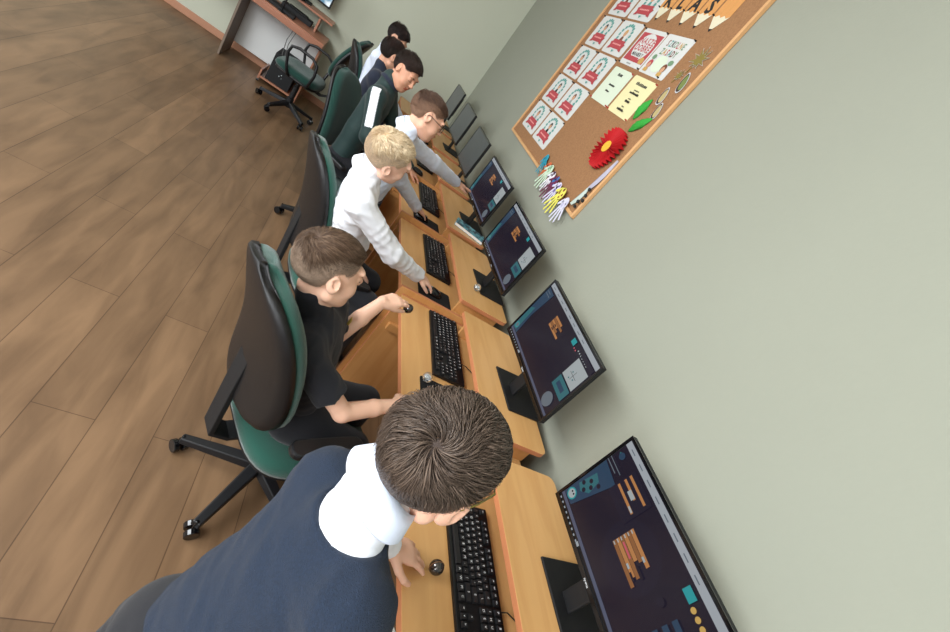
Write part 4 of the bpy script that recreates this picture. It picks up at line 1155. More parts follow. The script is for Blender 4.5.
def head_prims(F, c, M, s, ear=1.0):
    """M rows right, forward, up; s = 1 gives a 0.205 m tall head"""
    c = np.array(c, float)
    def L(x, y, z): return c + s * (M[0] * x + M[1] * y + M[2] * z)
    def E(p, r, k, sub=False, MM=None): F.ell(L(*p), np.array(r) * s, M if MM is None else MM, k * s, sub)
    E((0, -.014, .026), (.0715, .090, .075), 0)
    E((0, .028, -.020), (.060, .060, .070), .03)
    E((0, .034, -.062), (.045, .046, .040), .03)
    E((0, .064, -.086), (.020, .018, .015), .022)
    for x in (-1, 1):
        E((x * .034, .056, -.034), (.024, .022, .024), .02)
        E((x * .030, .080, .026), (.021, .010, .009), .014)
        F.cap(L(x * .048, .0, -.055), L(x * .028, .05, -.082), .020 * s, .017 * s, .02 * s)
    for x in (-1, 1): E((x * .030, .097, .004), (.017, .014, .011), .012, True)
    for x in (-1, 1): E((x * .030, .0725, .004), (.0150, .0135, .0125), .003)
    F.cap(L(0, .083, .018), L(0, .101, -.018), .0062 * s, .0085 * s, .010 * s)
    E((0, .1035, -.0225), (.0090, .0095, .0080), .006)
    for x in (-1, 1): E((x * .0095, .095, -.026), (.0062, .0085, .0058), .005)
    F.cap(L(-.017, .080, -.049), L(0, .090, -.0475), .0042 * s, .0058 * s, .006 * s); F.cap(L(.017, .080, -.049), L(0, .090, -.0475), .0042 * s, .0058 * s, .006 * s)
    F.cap(L(-.013, .081, -.0585), L(.013, .081, -.0585), .0058 * s, .0058 * s, .006 * s)
    F.cap(L(-.022, .0945, -.0535), L(.022, .0945, -.0535), .0016 * s, .0016 * s, .003 * s, True)
    for x in (-1, 1):      # ears
        a = 0.25
        Me = np.stack([M[0] * math.cos(.35) + M[1] * x * math.sin(.35) * -1, M[1] * math.cos(.35) + M[0] * x * math.sin(.35), M[2]])
        eo = .0745 + .008 * (ear - 1) / .25
        E((x * eo, -.006, -.004), (.0080 * ear, .0185 * ear, .029 * ear), .006, False, Me)
        E((x * (eo + .005), -.002, .003), (.0045, .0105, .017), .004, True, Me)
        E((x * .071, .004, -.012), (.006, .009, .012), .006)
    return L
def hair_cap(F, c, M, s, th, edge):
    c = np.array(c, float)
    ctr = c + s * (M[1] * -.014 + M[2] * .026)
    rad = (np.array((.0715, .090, .075)) + th) * s; r = rad.max()
    def fn(X, Y, Z):
        px, py, pz = X - ctr[0], Y - ctr[1], Z - ctr[2]
        q = [(px * M[i, 0] + py * M[i, 1] + pz * M[i, 2]) for i in range(3)]
        k0 = np.sqrt(sum((q[i] / rad[i]) ** 2 for i in range(3))); k1 = np.sqrt(sum((q[i] / rad[i] ** 2) ** 2 for i in range(3))) + 1e-9
        d = k0 * (k0 - 1) / k1
        zl = q[2] / s + .026; yl = q[1] / s - .014
        return np.maximum(d, (hairline(yl, edge) - zl) * s * 0.7)
    F.put(ctr - r, ctr + r, fn)
def hairline(y, edge):
    """lowest z of the hair for a given front-back position (head units)"""
    ys = np.array([-.11, -.06, -.030, -.012, .012, .030, .050, .070, .10]); zs = np.array([-.050, -.048, -.038, .026, .030, .012, .030, .058, .062]) + edge
    return np.interp(y, ys, zs)
def hair_material(name, dark, light, rough=0.38):
    m = mat(name, dark, rough, spec=0.35)
    nt = m.node_tree; b = nt.nodes['Principled BSDF']
    g = nt.nodes.new('ShaderNodeNewGeometry'); r = nt.nodes.new('ShaderNodeValToRGB')
    r.color_ramp.elements[0].color = lin(dark); r.color_ramp.elements[1].color = lin(light)
    nt.links.new(g.outputs['Random Per Island'], r.inputs[0]); nt.links.new(r.outputs[0], b.inputs['Base Color'])
    return m
def make_hair(parent, base, c, M, s, n, dark, light, top_len, side_len, wid, whorl=(0.0, -0.55, 0.83), lift=0.35, edge=0.0, swirl=0.5, cap=(60, 48, 40), fade=None, fringe=0.0, seed=1, thick=.010, clump=.35, bend=(0, 0, 0), sweep=0.0):
    rnd = np.random.RandomState(seed); c = np.array(c, float)
    rad = np.array((.0715, .090, .075)) + 0.001; off = np.array((0, -.014, .026))
    P = rnd.normal(size=(int(n * 3.2), 3)); P /= np.linalg.norm(P, axis=1)[:, None]
    p = P * rad; yl = p[:, 1] + off[1]; zl = p[:, 2] + off[2]
    ok = zl > hairline(yl, edge) + 0.002
    p = p[ok][:n]; n = len(p)
    W = nrm(whorl); 
    def normal(q): g = q / rad ** 2; return g / np.linalg.norm(g, axis=1)[:, None]
    def flow(q):
        nn = normal(q); qd = q / np.linalg.norm(q, axis=1)[:, None]
        t = qd - W * (qd @ W)[:, None] / np.maximum(1e-3, 1); t = t - nn * np.sum(t * nn, 1)[:, None]
        t /= (np.linalg.norm(t, axis=1)[:, None] + 1e-4)
        sw = np.cross(nn, t); dist = np.arccos(np.clip(qd @ W, -1, 1))
        t = t + sw * (swirl * np.exp(-dist / 0.6))[:, None] + np.array([sweep, 0, 0])[None] * (q[:, 2:3] > .02)
        t = t + np.array(bend)
        return t / (np.linalg.norm(t, axis=1)[:, None] + 1e-6), nn
    z01 = np.clip((p[:, 2] + off[2] - .022 + rnd.normal(size=n) * .006) / .045, 0, 1)
    xs = np.clip((np.abs(p[:, 0]) / .0715 - .5) / .38, 0, 1) if fade is not None else 0 * z01
    bs = np.clip((-p[:, 1] / .09 - .55) / .35, 0, 1) if fade is not None else 0 * z01
    z01 = z01 * (1 - .75 * np.maximum(xs, bs))
    Ln = side_len + (top_len - side_len) * z01
    Ln = Ln * rnd.uniform(.65, 1.1, n)
    Ln = Ln * (1 + fringe * ((p[:, 1] > .05) & (p[:, 2] > .02)))
    layer = (thick * z01 + 0.0025) * rnd.uniform(0.1, 1.0, n)
    # locks
    cl = np.sin(p[:, 0] * 95 + 3 * np.sin(p[:, 1] * 60)) + np.sin(p[:, 1] * 85 + 2 * np.sin(p[:, 0] * 70 + seed)) + np.sin(p[:, 2] * 120 + p[:, 0] * 70)
    S = 7; q = p.copy(); pts = [q.copy()]
    r3 = rnd.normal(size=(n, 3)) * 0.09
    for i in range(1, S):
        t, nn = flow(q); side = np.cross(nn, t); a = lift * (1 - i / S) * (0.5 + z01 * 0.7)
        d = t * np.cos(a)[:, None] + nn * np.sin(a)[:, None] + side * (clump * 0.33 * cl)[:, None] + r3
        d /= np.linalg.norm(d, axis=1)[:, None]
        q = q + d * (Ln / (S - 1))[:, None]
        kk = np.linalg.norm(q / rad, axis=1); hgt = (kk - 1) * rad.mean()
        tgt = 0.0015 + layer * (1 - 0.35 * (i / (S - 1)) ** 2) * min(1, i / 2)
        new = np.where(hgt > tgt, hgt * 0.45 + tgt * 0.55, tgt)
        q = q * ((1 + new / rad.mean()) / kk)[:, None]
        pts.append(q.copy())
    pts = np.stack(pts, 1)                       # n,S,3
    tang = np.gradient(pts, axis=1); tang /= np.linalg.norm(tang, axis=2)[..., None] + 1e-9
    nn = pts / rad ** 2; nn /= np.linalg.norm(nn, axis=2)[..., None]
    sd = np.cross(tang, nn); sd /= np.linalg.norm(sd, axis=2)[..., None] + 1e-9
    up = np.cross(sd, tang)
    w = wid * (0.6 + 0.8 * rnd.uniform(size=n))[:, None] * np.array([.9, 1, 1, .95, .8, .55, .12])[None]
    w = w * (0.5 + 0.5 * z01)[:, None]
    vs = []
    for a in (0, 2.1, 4.2): vs.append(pts + sd * (w * math.cos(a))[..., None] + up * (w * math.sin(a) * 0.6)[..., None])
    vv = np.stack(vs, 2)                          # n,S,3(ring),3
    world = c + s * ((vv[..., 0:1] + off[0]) * M[0] + (vv[..., 1:2] + off[1]) * M[1] + (vv[..., 2:3] + off[2]) * M[2])
    idx = np.arange(n * S * 3).reshape(n, S, 3); fs = []
    for k in range(3):
        k2 = (k + 1) % 3
        fs.append(np.stack([idx[:, :-1, k], idx[:, :-1, k2], idx[:, 1:, k2], idx[:, 1:, k]], -1).reshape(-1, 4))
    fs = np.concatenate(fs)
    F = Field(c - .16 * s, c + .16 * s, .004 * s)
    hair_cap(F, c, M, s, 0.0022, edge + 0.004)
    cv, cf = F.mesh()
    m1 = hair_material('hair_' + '_'.join(map(str, dark)), dark, light); 
    fcol = fade or cap
    m2 = mat('hair_root_' + '_'.join(map(str, fcol)), fcol, 0.8); m3 = mat('hair_roott_' + '_'.join(map(str, cap)), cap, 0.8)
    vsall = np.concatenate([world.reshape(-1, 3), cv]); fall = np.concatenate([fs, cf + n * S * 3])
    zc = ((cv[cf[:, 0]] - c) @ M[2]) / s + rnd.normal(size=len(cf)) * .008
    mi = np.concatenate([np.zeros(len(fs), int), np.where(zc > .045, 2, 1)])
    if fade is not None:
        sidef = np.tile(np.repeat((z01 < .35), S - 1), 3)
        m4 = hair_material('hair_fade_' + '_'.join(map(str, fade)), tuple(int(x * .8) for x in fade), fade)
        mi[:len(fs)] = np.where(sidef, 3, 0); ms = [m1, m2, m3, m4]
    else: ms = [m1, m2, m3]
    return np_mesh('hair', vsall, fall, ms, parent, base, mi)
M_SKIN = {}
def skin(rgb, name):
    m = mat('skin_' + name, rgb, 0.5, sss=0.12, spec=0.35, bump=0.08, bscale=500, var=0.04, vscale=18)
    return m
def person(name, label, P):
    s = P.get('s', 1.0); base = np.array(P['base'], float)
    A = {k: np.array(P[k], float) for k in ('head', 'nb', 'lsh', 'rsh', 'lel', 'rel', 'lwr', 'rwr', 'hip')}
    M = head_frame(P['hf'], P['hu']); hs = P.get('hs', 1.0)
    sk = skin(P['skin'], name); lipm = mat('lips_' + name, tuple(int(a * b) for a, b in zip(P['skin'], (.86, .66, .64))), 0.45, spec=0.4)
    h = P['res']
    ptsall = np.array(list(A.values()))
    lo = ptsall.min(0) - .19; hi = ptsall.max(0) + .19
    lo[2] = max(lo[2], A['hip'][2] - .14)
    F = Field(lo, hi, h)
    lat = nrm(A['rsh'] - A['lsh']); mid = (A['lsh'] + A['rsh']) / 2; up = nrm(mid - A['hip']); dep = nrm(np.cross(up, lat))
    sw = np.linalg.norm(A['rsh'] - A['lsh']) / 2
    chest = mid - up * .09 * s
    # body under the clothes
    L = head_prims(F, A['head'], M, hs, P.get('ear', 1.0))
    hk = L(0, -.030, -.060)
    F.cap(hk, A['nb'], .038 * hs, .039 * hs, .018); F.cap(L(0, -.012, -.065), A['nb'], .030 * hs, .036 * hs, .02)
    F.slab(A['hip'], chest, .100 * s, .098 * s, dep, .62, .03)
    F.cap(A['lsh'], A['rsh'], .034 * s, .034 * s, .03); F.cap(mid, A['nb'], .040 * s, .038 * s, .018)
    for q in 'lr':
        F.cap(A[q + 'sh'], A[q + 'el'], .036 * s, .030 * s, .012); F.cap(A[q + 'el'], A[q + 'el'] * .45 + A[q + 'wr'] * .55, .031 * s, .028 * s, .01)
        F.cap(A[q + 'el'] * .45 + A[q + 'wr'] * .55, A[q + 'wr'], .028 * s, .0205 * s, .01)
        hd = P.get(q + 'hand')
        if hd: hand_prims(F, A[q + 'wr'], hd['d'], hd['n'], hd['t'], hd.get('curl', .5), s * hd.get('s', 1.0), hd.get('spread', .1), hd.get('thumb', .6))
    vs, fs = F.mesh()
    ctr = vs[fs].mean(1); loc = (ctr - A['head']) @ M.T / hs
    lips = (np.abs(loc[:, 0]) < .021) & (loc[:, 1] > .072) & (loc[:, 2] > -.0655) & (loc[:, 2] < -.0445)
    body = np_mesh('person', vs, fs, [sk, lipm], None, base, lips.astype(int))
    body.location = base; tag(body, label, 'person')
    # eyes, lashes and brows
    eb = MB(); dk = MB()
    for x in (-1, 1):
        for (pts, r) in (([(x * .016, .0865, -.001), (x * .024, .0875, -.005), (x * .032, .0865, -.006), (x * .041, .0815, -.003)], .0011), ):
            eb.tube([L(*q) - base for q in pts], r * hs, 5)
        dk.tube([L(*q) - base for q in ((x * .014, .0895, .019), (x * .024, .0905, .0245), (x * .036, .0865, .0245), (x * .046, .078, .018))], [.0014 * hs, .0026 * hs, .0024 * hs, .0008 * hs], 6)
    eb.build('eyelashes', mat('lash_dark', (52, 36, 30), 0.7), body, smooth=True)
    dk.build('eyebrows', mat('brow_' + name, P.get('brow', (90, 68, 52)), 0.9), body, smooth=True)
    H = dict(P['hair'])
    make_hair(body, base, A['head'], M, hs, **H)
    # upper clothing
    for g in P['tops']:
        th = g['th']; G = Field(lo - .03, hi + .03, g.get('res', max(h, .0055)))
        zb = g.get('hem', 0.0)
        if not g.get('only_sleeves'):
            hipq = A['hip'] - up * g.get('low', .02)
            G.slab(hipq, A['hip'] * .45 + chest * .55, (.112 + th) * s, (.102 + th) * s, dep, .70, 0)
            G.slab(A['hip'] * .45 + chest * .55, chest, (.102 + th) * s, (.112 + th) * s, dep, .72, .03)
            shr = .042 + th
            G.cap(A['lsh'] * .93 + A['rsh'] * .07, A['rsh'] * .93 + A['lsh'] * .07, shr * s, shr * s, .05); G.cap(mid - up * .01, A['nb'] - up * .012 + (hk - A['nb']) * g.get('rise', 0), (.050 + th) * s, (g.get('nkr', .053 if g.get('collar') else .041) + th) * s, .035)
            for q in 'lr': G.cap(A[q + 'sh'] * .75 + mid * .25 - up * .01, chest * .6 + A[q + 'sh'] * .4 - up * .03, .05 * s, .06 * s, .04)
        sl = g.get('sleeve', 'long')
        for q in 'lr':
            a, e, w = A[q + 'sh'], A[q + 'el'], A[q + 'wr']
            if sl == 'long':
                G.cap(a, e, (.043 + th) * s, (.038 + th) * s, .025); wq = w - nrm(w - e) * .004
                dd = nrm(w - e)
                G.cap(e, w, (.038 + th) * s, (.027 + th * .8) * s, .018, cut=(wq, dd))
                if g.get('cuff', True): G.cap(wq - dd * .050, wq, (.0285 + th) * s, (.0285 + th) * s, 0.004, cut=(wq, dd))
            elif sl == 'short':
                d = nrm(e - a); q1 = a + (e - a) * .68
                G.cap(a, e, (.046 + th) * s, (.047 + th) * s, .03, cut=(q1, d))
                G.cap(q1 - d * .012, q1, (.046 + th) * s, (.049 + th) * s, 0.003, cut=(q1, d))
                G.cap(q1 - d * .02, q1 + d * .05, .040 * s, .041 * s, 0.004, sub=True)
            else:
                d = nrm(e - a)
                G.cap(a, a + (e - a) * .10, (.047 + th) * s, (.045 + th) * s, .03)
                G.cap(a + d * .050, e, .058 * s, .060 * s, .006, sub=True)
        if g.get('wr', .0025): G.wrinkle(g.get('wr', .0025), g.get('wf', 42), seed=hash(name) % 7 + 3 if False else g.get('seed', 3), axis=g.get('waxis'))
        nk = g.get('neck')
        if nk: G.cap(A['nb'] - up * nk[1], A['nb'] + nrm(hk - A['nb']) * .1, nk[0], nk[0] * 1.25, 0.006, sub=True)
        if g.get('vneck'):
            c0 = A['nb'] + dep * g.get('vs', 1) * .10
            G.cap(A['nb'] + dep * g.get('vs', 1) * .03, A['nb'] + dep * g.get('vs', 1) * .13 - up * .12, .05, .012, .006, sub=True)
        G.cutplane(A['hip'] - up * g.get('cut', .05), -up)
        v2, f2 = G.mesh()
        mi = None; ms = [g['mat']]
        if 'stripe' in g:
            c2 = v2[f2].mean(1); mi, ms2 = g['stripe'](c2, A); ms = [g['mat'], ms2]
        np_mesh(g['name'], v2, f2, ms, body, base, mi)
        if g.get('collar'):
            cm = g.get('collar_mat', g['mat']); b = MB(); N = 28; ax = nrm(hk - A['nb'])
            e1 = nrm(np.cross(ax, dep)); e2 = np.cross(ax, e1)
            if e2 @ dep < 0: e2 = -e2
            R1 = .052 * hs; vs_ = []
            rows = [(R1 * .95, .000), (R1 * 1.0, .034), (R1 * 1.06, .040), (R1 * 1.22, .020), (R1 * 1.42, -.004), (R1 * 1.38, -.009), (R1 * 1.12, .010), (R1 * 1.05, -.004)]
            fsn = g.get('fs', 1)
            for i in range(N + 1):
                a = PI * 2 * (i / N) * .94 + PI * .06
                ca, sa = math.sin(a), math.cos(a)     # opening at the front (a = 0)
                for (r, z) in rows:
                    tilt = -.010 * sa * fsn * fsn
                    pt = A['nb'] + ax * (z + tilt + g.get('clift', -.004)) + e1 * ca * r + e2 * fsn * sa * r * .98
                    b.v.append(tuple(pt - base))
            nr = len(rows)
            for i in range(N):
                for k in range(nr): b.f.append((i * nr + k, i * nr + (k + 1) % nr, (i + 1) * nr + (k + 1) % nr, (i + 1) * nr + k)); b.m.append(0)
            b.f.append(tuple(reversed(range(nr)))); b.m.append(0); b.f.append(tuple(N * nr + k for k in range(nr))); b.m.append(0)
            b.build('collar', cm, body, smooth=True)
    # legs
    if P.get('legs'):
        G = Field(*P['legs']['box'], .008); hip = A['hip']; lg = P['legs']
        for q, sg in (('l', -1), ('r', 1)):
            hj = hip + lat * sg * .062 * s - up * .01; kn = np.array(lg[q + 'kn'], float); an = np.array(lg[q + 'an'], float)
            G.cap(hj, kn, .082 * s, .062 * s, .02); G.cap(kn, an, .062 * s, .052 * s, .015, cut=(an, nrm(an - kn)))
        G.slab(hip - up * .02, hip + up * .03, .115 * s, .112 * s, dep, .78, .04)
        G.wrinkle(.0025, 34, 5)
        v2, f2 = G.mesh(); np_mesh('trousers', v2, f2, lg['mat'], body, base)
        for q in 'lr':
            an = np.array(lg[q + 'an'], float); fw = nrm(np.array(lg['fdir'], float)); sd = np.array((-fw[1], fw[0], 0))
            G = Field(an - .24, an + .24, .007)
            tz = an[2] - .045
            G.cap((*(an - fw * .02)[:2], .045), (*(an + fw * .02)[:2], .05), .036, .034, 0); G.cap((*(an + fw * .0)[:2], .05), (*(an + fw * .12)[:2], .032), .035, .030, .02); G.cap((*(an)[:2], .05), (*(an)[:2], an[2]), .034, .036, .02)
            G.cutplane((0, 0, .004), (0, 0, -1))
            v2, f2 = G.mesh(); np_mesh('shoe', v2, f2, lg.get('shoe', M_BLK), body, base)
    if P.get('glasses'):
        b = MB(); 
        for x in (-1, 1):
            ring = [L(x * (.031 + .0235 * math.copysign(abs(math.cos(a)) ** .7, math.cos(a))), .104 - abs(.6 * .0235 * math.cos(a)) * .25 - .006, .002 + .0175 * math.copysign(abs(math.sin(a)) ** .7, math.sin(a))) - base for a in [2 * PI * i / 24 for i in range(24)]]
            b.tube(ring, .0017 * hs, 6, closed=True)
            b.tube([L(x * .0545, .096, .006) - base, L(x * .068, .085, .008) - base, L(x * .0765, .03, .010) - base, L(x * .078, -.005, .012) - base, L(x * .074, -.022, -.006) - base], .0018 * hs, 6)
        b.tube([L(-.009, .104, .006) - base, L(0, .107, .009) - base, L(.009, .104, .006) - base], .0017 * hs, 6)
        b.build('glasses', P['glasses'], body, smooth=True)
    return body, L, M, A

def fabric(name, rgb, var=0.0, vs=200, bump=.5, bs=600, rough=.9, sheen=.1): return mat(name, rgb, rough, bump=bump, bscale=bs, var=var, vscale=vs, sheen=sheen)
F_WHITE = fabric('white_shirt_cotton', (236, 238, 244), bump=.15, bs=300)
F_LBLUE = fabric('pale_blue_shirt_cotton', (216, 224, 240), bump=.15, bs=300)
F_BLACK = fabric('black_tshirt_cotton', (20, 21, 28), bump=.3, bs=500)
F_TROUS = fabric('black_trousers', (17, 18, 24), bump=.3, bs=500)
F_VEST = fabric('heather_blue_knit', (19, 32, 50), var=.6, vs=300, bump=.9, bs=520, sheen=.05)
F_GREEN = fabric('dark_green_jacket', (20, 44, 42), bump=.3, bs=300, rough=.7)
F_NAVY = fabric('navy_top', (30, 36, 52), bump=.3, bs=300)
def plaid():
    m = mat('dark_plaid', (30, 32, 46), 0.9)
    nt = m.node_tree; b = nt.nodes['Principled BSDF']; tc = nt.nodes.new('ShaderNodeTexCoord'); br = nt.nodes.new('ShaderNodeTexBrick')
    mp = nt.nodes.new('ShaderNodeMapping'); mp.inputs['Rotation'].default_value = (PI / 2, 0, 0); nt.links.new(tc.outputs['Object'], mp.inputs['Vector'])
    br.offset = 0; br.inputs['Scale'].default_value = 1; br.inputs['Brick Width'].default_value = .045; br.inputs['Row Height'].default_value = .05; br.inputs['Mortar Size'].default_value = .0022
    br.inputs['Color1'].default_value = lin((28, 30, 44)); br.inputs['Color2'].default_value = lin((34, 36, 50)); br.inputs['Mortar'].default_value = lin((110, 112, 128))
    nt.links.new(mp.outputs[0], br.inputs['Vector']); nt.links.new(br.outputs['Color'], b.inputs['Base Color'])
    return m
F_PLAID = plaid()
SK = (226, 178, 152)

# ---- nearest boy: blue knit vest over a white shirt, standing and bending over his desk
b1 = person('vest', 'standing boy in a dark blue knit vest over a white shirt, bent over a keyboard', dict(
    s=1.02, base=(-1.2, .40, 0), res=.0042, skin=SK,
    head=(-1.019, .413, 1.312), hf=(.89, .44, -.06), hu=(.09, -.04, .99), hs=1.03, ear=1.06,
    nb=(-1.062, .398, 1.222), lsh=(-1.075, .495, 1.080), rsh=(-1.04, .275, 1.120), lel=(-.93, .55, .90), rel=(-.86, .25, .93),
    lwr=(-.765, .590, .775), rwr=(-.70, .22, .79), hip=(-1.17, .33, .72),
    lhand=dict(d=(.95, .05, -.22), n=(.2, .1, 1), t=1, curl=[.35, .4, .5, .5], spread=.12, thumb=1.2), rhand=dict(d=(.9, .2, -.3), n=(0, 0, 1), t=-1, curl=.6),
    hair=dict(n=17000, dark=(66, 54, 46), light=(108, 92, 80), top_len=.055, side_len=.034, wid=.00068, whorl=(0.16, -.80, .60), lift=.55, swirl=1.1, cap=(58, 46, 40), seed=4, thick=.014, clump=.75),
    glasses=mat('glasses_brass', (150, 140, 70), .3, metal=.8), brow=(80, 62, 50),
    tops=[dict(name='shirt', th=.004, mat=F_WHITE, rise=.50, nkr=.051, collar=True, collar_mat=F_LBLUE, clift=.004, wr=.003, wf=110, seed=5, cut=.03),
          dict(name='vest', th=.013, mat=F_VEST, sleeve='none', neck=(.080, .012), wr=.006, wf=62, seed=9, cut=.06, res=.006)],
    legs=dict(box=((-1.5, .1, 0.02), (-.9, .75, .95)), lkn=(-1.18, .50, .42), lan=(-1.22, .50, .085), rkn=(-1.16, .30, .42), ran=(-1.22, .30, .085), fdir=(1, .1, 0), mat=F_TROUS)))
# ---- boy in the black T-shirt, seated, holding a small ball
b2, L2, M2, A2 = person('black_tshirt', 'seated brown-haired boy in a black T-shirt holding a small dark ball', dict(
    s=.98, base=(-1.08, 1.08, 0), res=.0036, skin=(230, 184, 158),
    head=(-1.166, 1.125, 1.085), hf=(.891, .355, .12), hu=(-.20, .045, .947), hs=.99,
    nb=(-1.158, 1.112, .998), lsh=(-1.08, 1.235, .905), rsh=(-1.13, .990, .895), lel=(-1.01, 1.23, .79), rel=(-.925, .975, .748),
    lwr=(-.925, 1.305, .958), rwr=(-.745, 1.075, .765), hip=(-.99, 1.13, .555),
    lhand=dict(d=(.72, .50, .18), n=(-.2, -.2, 1), t=1, curl=[.55, .6, 1.0, 1.15], spread=.04, thumb=.25, s=.92), rhand=dict(d=(.75, .45, -.05), n=(0, 0, 1), t=-1, curl=.5),
    hair=dict(n=11000, dark=(72, 54, 43), light=(124, 100, 80), top_len=.060, side_len=.008, wid=.00065, lift=.30, swirl=.5, cap=(84, 66, 54), fade=(164, 140, 120), fringe=.25, seed=2, thick=.015, clump=.35, bend=(0, .35, 0)),
    tops=[dict(name='tshirt', th=.006, mat=F_BLACK, sleeve='short', rise=.46, nkr=.044, wr=.005, wf=85, seed=4, cut=.07)],
    legs=dict(box=((-1.3, .85, .02), (-.6, 1.45, .75)), lkn=(-.76, 1.25, .555), lan=(-.76, 1.27, .085), rkn=(-.79, 1.03, .545), ran=(-.80, 1.03, .085), fdir=(1, 0, 0), mat=F_TROUS)))
_b = MB(); _o = np.array((-1.08, 1.08, 0))
for _k in range(5): _b.tube([V(-1.012, 1.175 + .005 * _k, .905 - .003 * _k) - _o, V(-1.010, 1.178 + .005 * _k, .922 + .004 * math.sin(_k * 2.2)) - _o], .0018, 5)
_b.build('chest_emblem', mat('gold_thread', (176, 148, 70), .5, metal=.4), b2)
# ---- blond boy, white shirt
b3 = person('blond', 'blond boy in a white shirt leaning forward with his hand on a mouse', dict(
    s=1.0, base=(-1.12, 1.9, 0), res=.0042, skin=(232, 186, 162),
    head=(-1.085, 1.845, 1.232), hf=(.96, .198, .12), hu=(-.097, -.425, .9), hs=.98,
    nb=(-1.125, 1.875, 1.125), lsh=(-1.10, 2.00, 1.045), rsh=(-1.10, 1.745, 1.045), lel=(-.96, 2.05, .82), rel=(-.855, 1.80, .895),
    lwr=(-.93, 1.99, .65), rwr=(-.645, 1.945, .795), hip=(-1.0, 1.98, .60),
    rhand=dict(d=(.80, .22, -.22), n=(.1, 0, 1), t=1, curl=[.6, .6, .7, .7], spread=.14, s=.95), lhand=dict(d=(.8, .1, -.3), n=(0, 0, 1), t=1, curl=.4),
    hair=dict(n=9000, dark=(198, 166, 122), light=(252, 234, 202), top_len=.050, side_len=.010, wid=.0009, lift=.8, swirl=.8, cap=(222, 194, 156), fade=(230, 204, 172), seed=6, thick=.017, clump=.9, edge=0),
    brow=(170, 140, 100),
    tops=[dict(name='shirt', th=.010, mat=F_WHITE, rise=.45, collar=True, clift=-.006, wr=.007, wf=85, seed=6, cut=.08)],
    legs=dict(box=((-1.35, 1.65, .02), (-.55, 2.3, .85)), lkn=(-.80, 2.05, .57), lan=(-.80, 2.05, .085), rkn=(-.80, 1.85, .57), ran=(-.80, 1.85, .085), fdir=(1, 0, 0), mat=F_TROUS)))
# ---- boy in glasses, pale blue shirt, reaching to his screen
b4 = person('glasses', 'boy in black glasses and a pale blue shirt reaching out to touch a monitor', dict(
    s=1.0, base=(-1.0, 2.55, 0), res=.0050, skin=(218, 168, 142),
    head=(-.935, 2.50, 1.330), hf=(.94, -.02, -.10), hu=(.10, .20, .97), hs=1.0,
    nb=(-.985, 2.50, 1.215), lsh=(-.945, 2.63, 1.145), rsh=(-.985, 2.39, 1.125), lel=(-.695, 2.80, 1.085), rel=(-.86, 2.56, .955),
    lwr=(-.435, 3.045, 1.005), rwr=(-.625, 2.775, .795), hip=(-.955, 2.55, .745),
    lhand=dict(d=(.80, .42, -.02), n=(-.1, .1, 1), t=1, curl=[.15, .45, .55, .6], spread=.14), rhand=dict(d=(.72, .42, -.30), n=(.1, 0, 1), t=-1, curl=[.4, .4, .5, .5], spread=.16),
    hair=dict(n=8500, dark=(62, 44, 36), light=(112, 84, 68), top_len=.040, side_len=.012, wid=.0009, lift=.5, swirl=.5, cap=(74, 54, 44), fade=(150, 116, 94), seed=8, thick=.015, clump=.4, bend=(0, .35, 0)),
    glasses=mat('glasses_black', (18, 18, 20), .3), brow=(60, 44, 36),
    tops=[dict(name='shirt', th=.008, mat=F_LBLUE, rise=.45, collar=True, clift=-.006, wr=.005, wf=90, seed=8, cut=.03)],
    legs=dict(box=((-1.25, 2.3, .02), (-.7, 2.85, .95)), lkn=(-.93, 2.63, .42), lan=(-.95, 2.63, .085), rkn=(-.93, 2.47, .42), ran=(-.95, 2.47, .085), fdir=(1, 0, 0), mat=F_PLAID)))
# ---- boy in the dark green jacket with white sleeve stripe
def stripe_fn(c, A):
    a, e = A['rsh'], A['rel']; d = nrm(e - a); t = (c - a) @ d; L_ = np.linalg.norm(e - a)
    off = c - (a + d * np.clip(t, -.06, L_)[:, None]); out = nrm(np.cross(d, V(0, 0, 1)));
    out = P5_OUT - d * (P5_OUT @ d); out = out / np.linalg.norm(out); w = np.cross(d, out)
    side = off @ w; front = off @ out
    return ((np.abs(side) < .026) & (front > .0) & (t > -.045) & (t < L_ * .78)).astype(int), F_WHITE
P5_OUT = nrm((-.25, -1, .05))
b5 = person('striped_jacket', 'boy with black hair in a dark green jacket with a white stripe down the sleeve', dict(
    s=1.02, base=(-1.1, 3.3, 0), res=.0055, skin=(206, 152, 124),
    head=(-1.055, 3.33, 1.325), hf=(.74, -.62, -.20), hu=(.12, .05, .99), hs=1.02,
    nb=(-1.10, 3.34, 1.215), lsh=(-1.06, 3.46, 1.130), rsh=(-1.135, 3.205, 1.120), lel=(-.90, 3.46, .92), rel=(-1.06, 3.13, .895),
    lwr=(-.66, 3.46, .78), rwr=(-.90, 3.25, .77), hip=(-1.12, 3.33, .60),
    lhand=dict(d=(.9, .1, -.3), n=(0, 0, 1), t=1, curl=.5), rhand=dict(d=(.9, .1, -.3), n=(0, 0, 1), t=-1, curl=.5),
    hair=dict(n=7000, dark=(26, 20, 18), light=(66, 50, 42), top_len=.055, side_len=.014, wid=.0011, lift=.6, swirl=.4, cap=(34, 26, 22), fade=(52, 38, 32), seed=3, thick=.020, clump=.5, fringe=.35, bend=(0, .3, 0)),
    brow=(30, 22, 20),
    tops=[dict(name='jacket', th=.014, mat=F_GREEN, rise=.45, collar=True, collar_mat=F_NAVY, wr=.003, wf=30, seed=2, cut=.06, stripe=stripe_fn)],
    legs=dict(box=((-1.35, 3.0, .02), (-.6, 3.65, .8)), lkn=(-.80, 3.42, .56), lan=(-.8, 3.42, .085), rkn=(-.80, 3.25, .56), ran=(-.8, 3.25, .085), fdir=(1, 0, 0), mat=F_TROUS)))
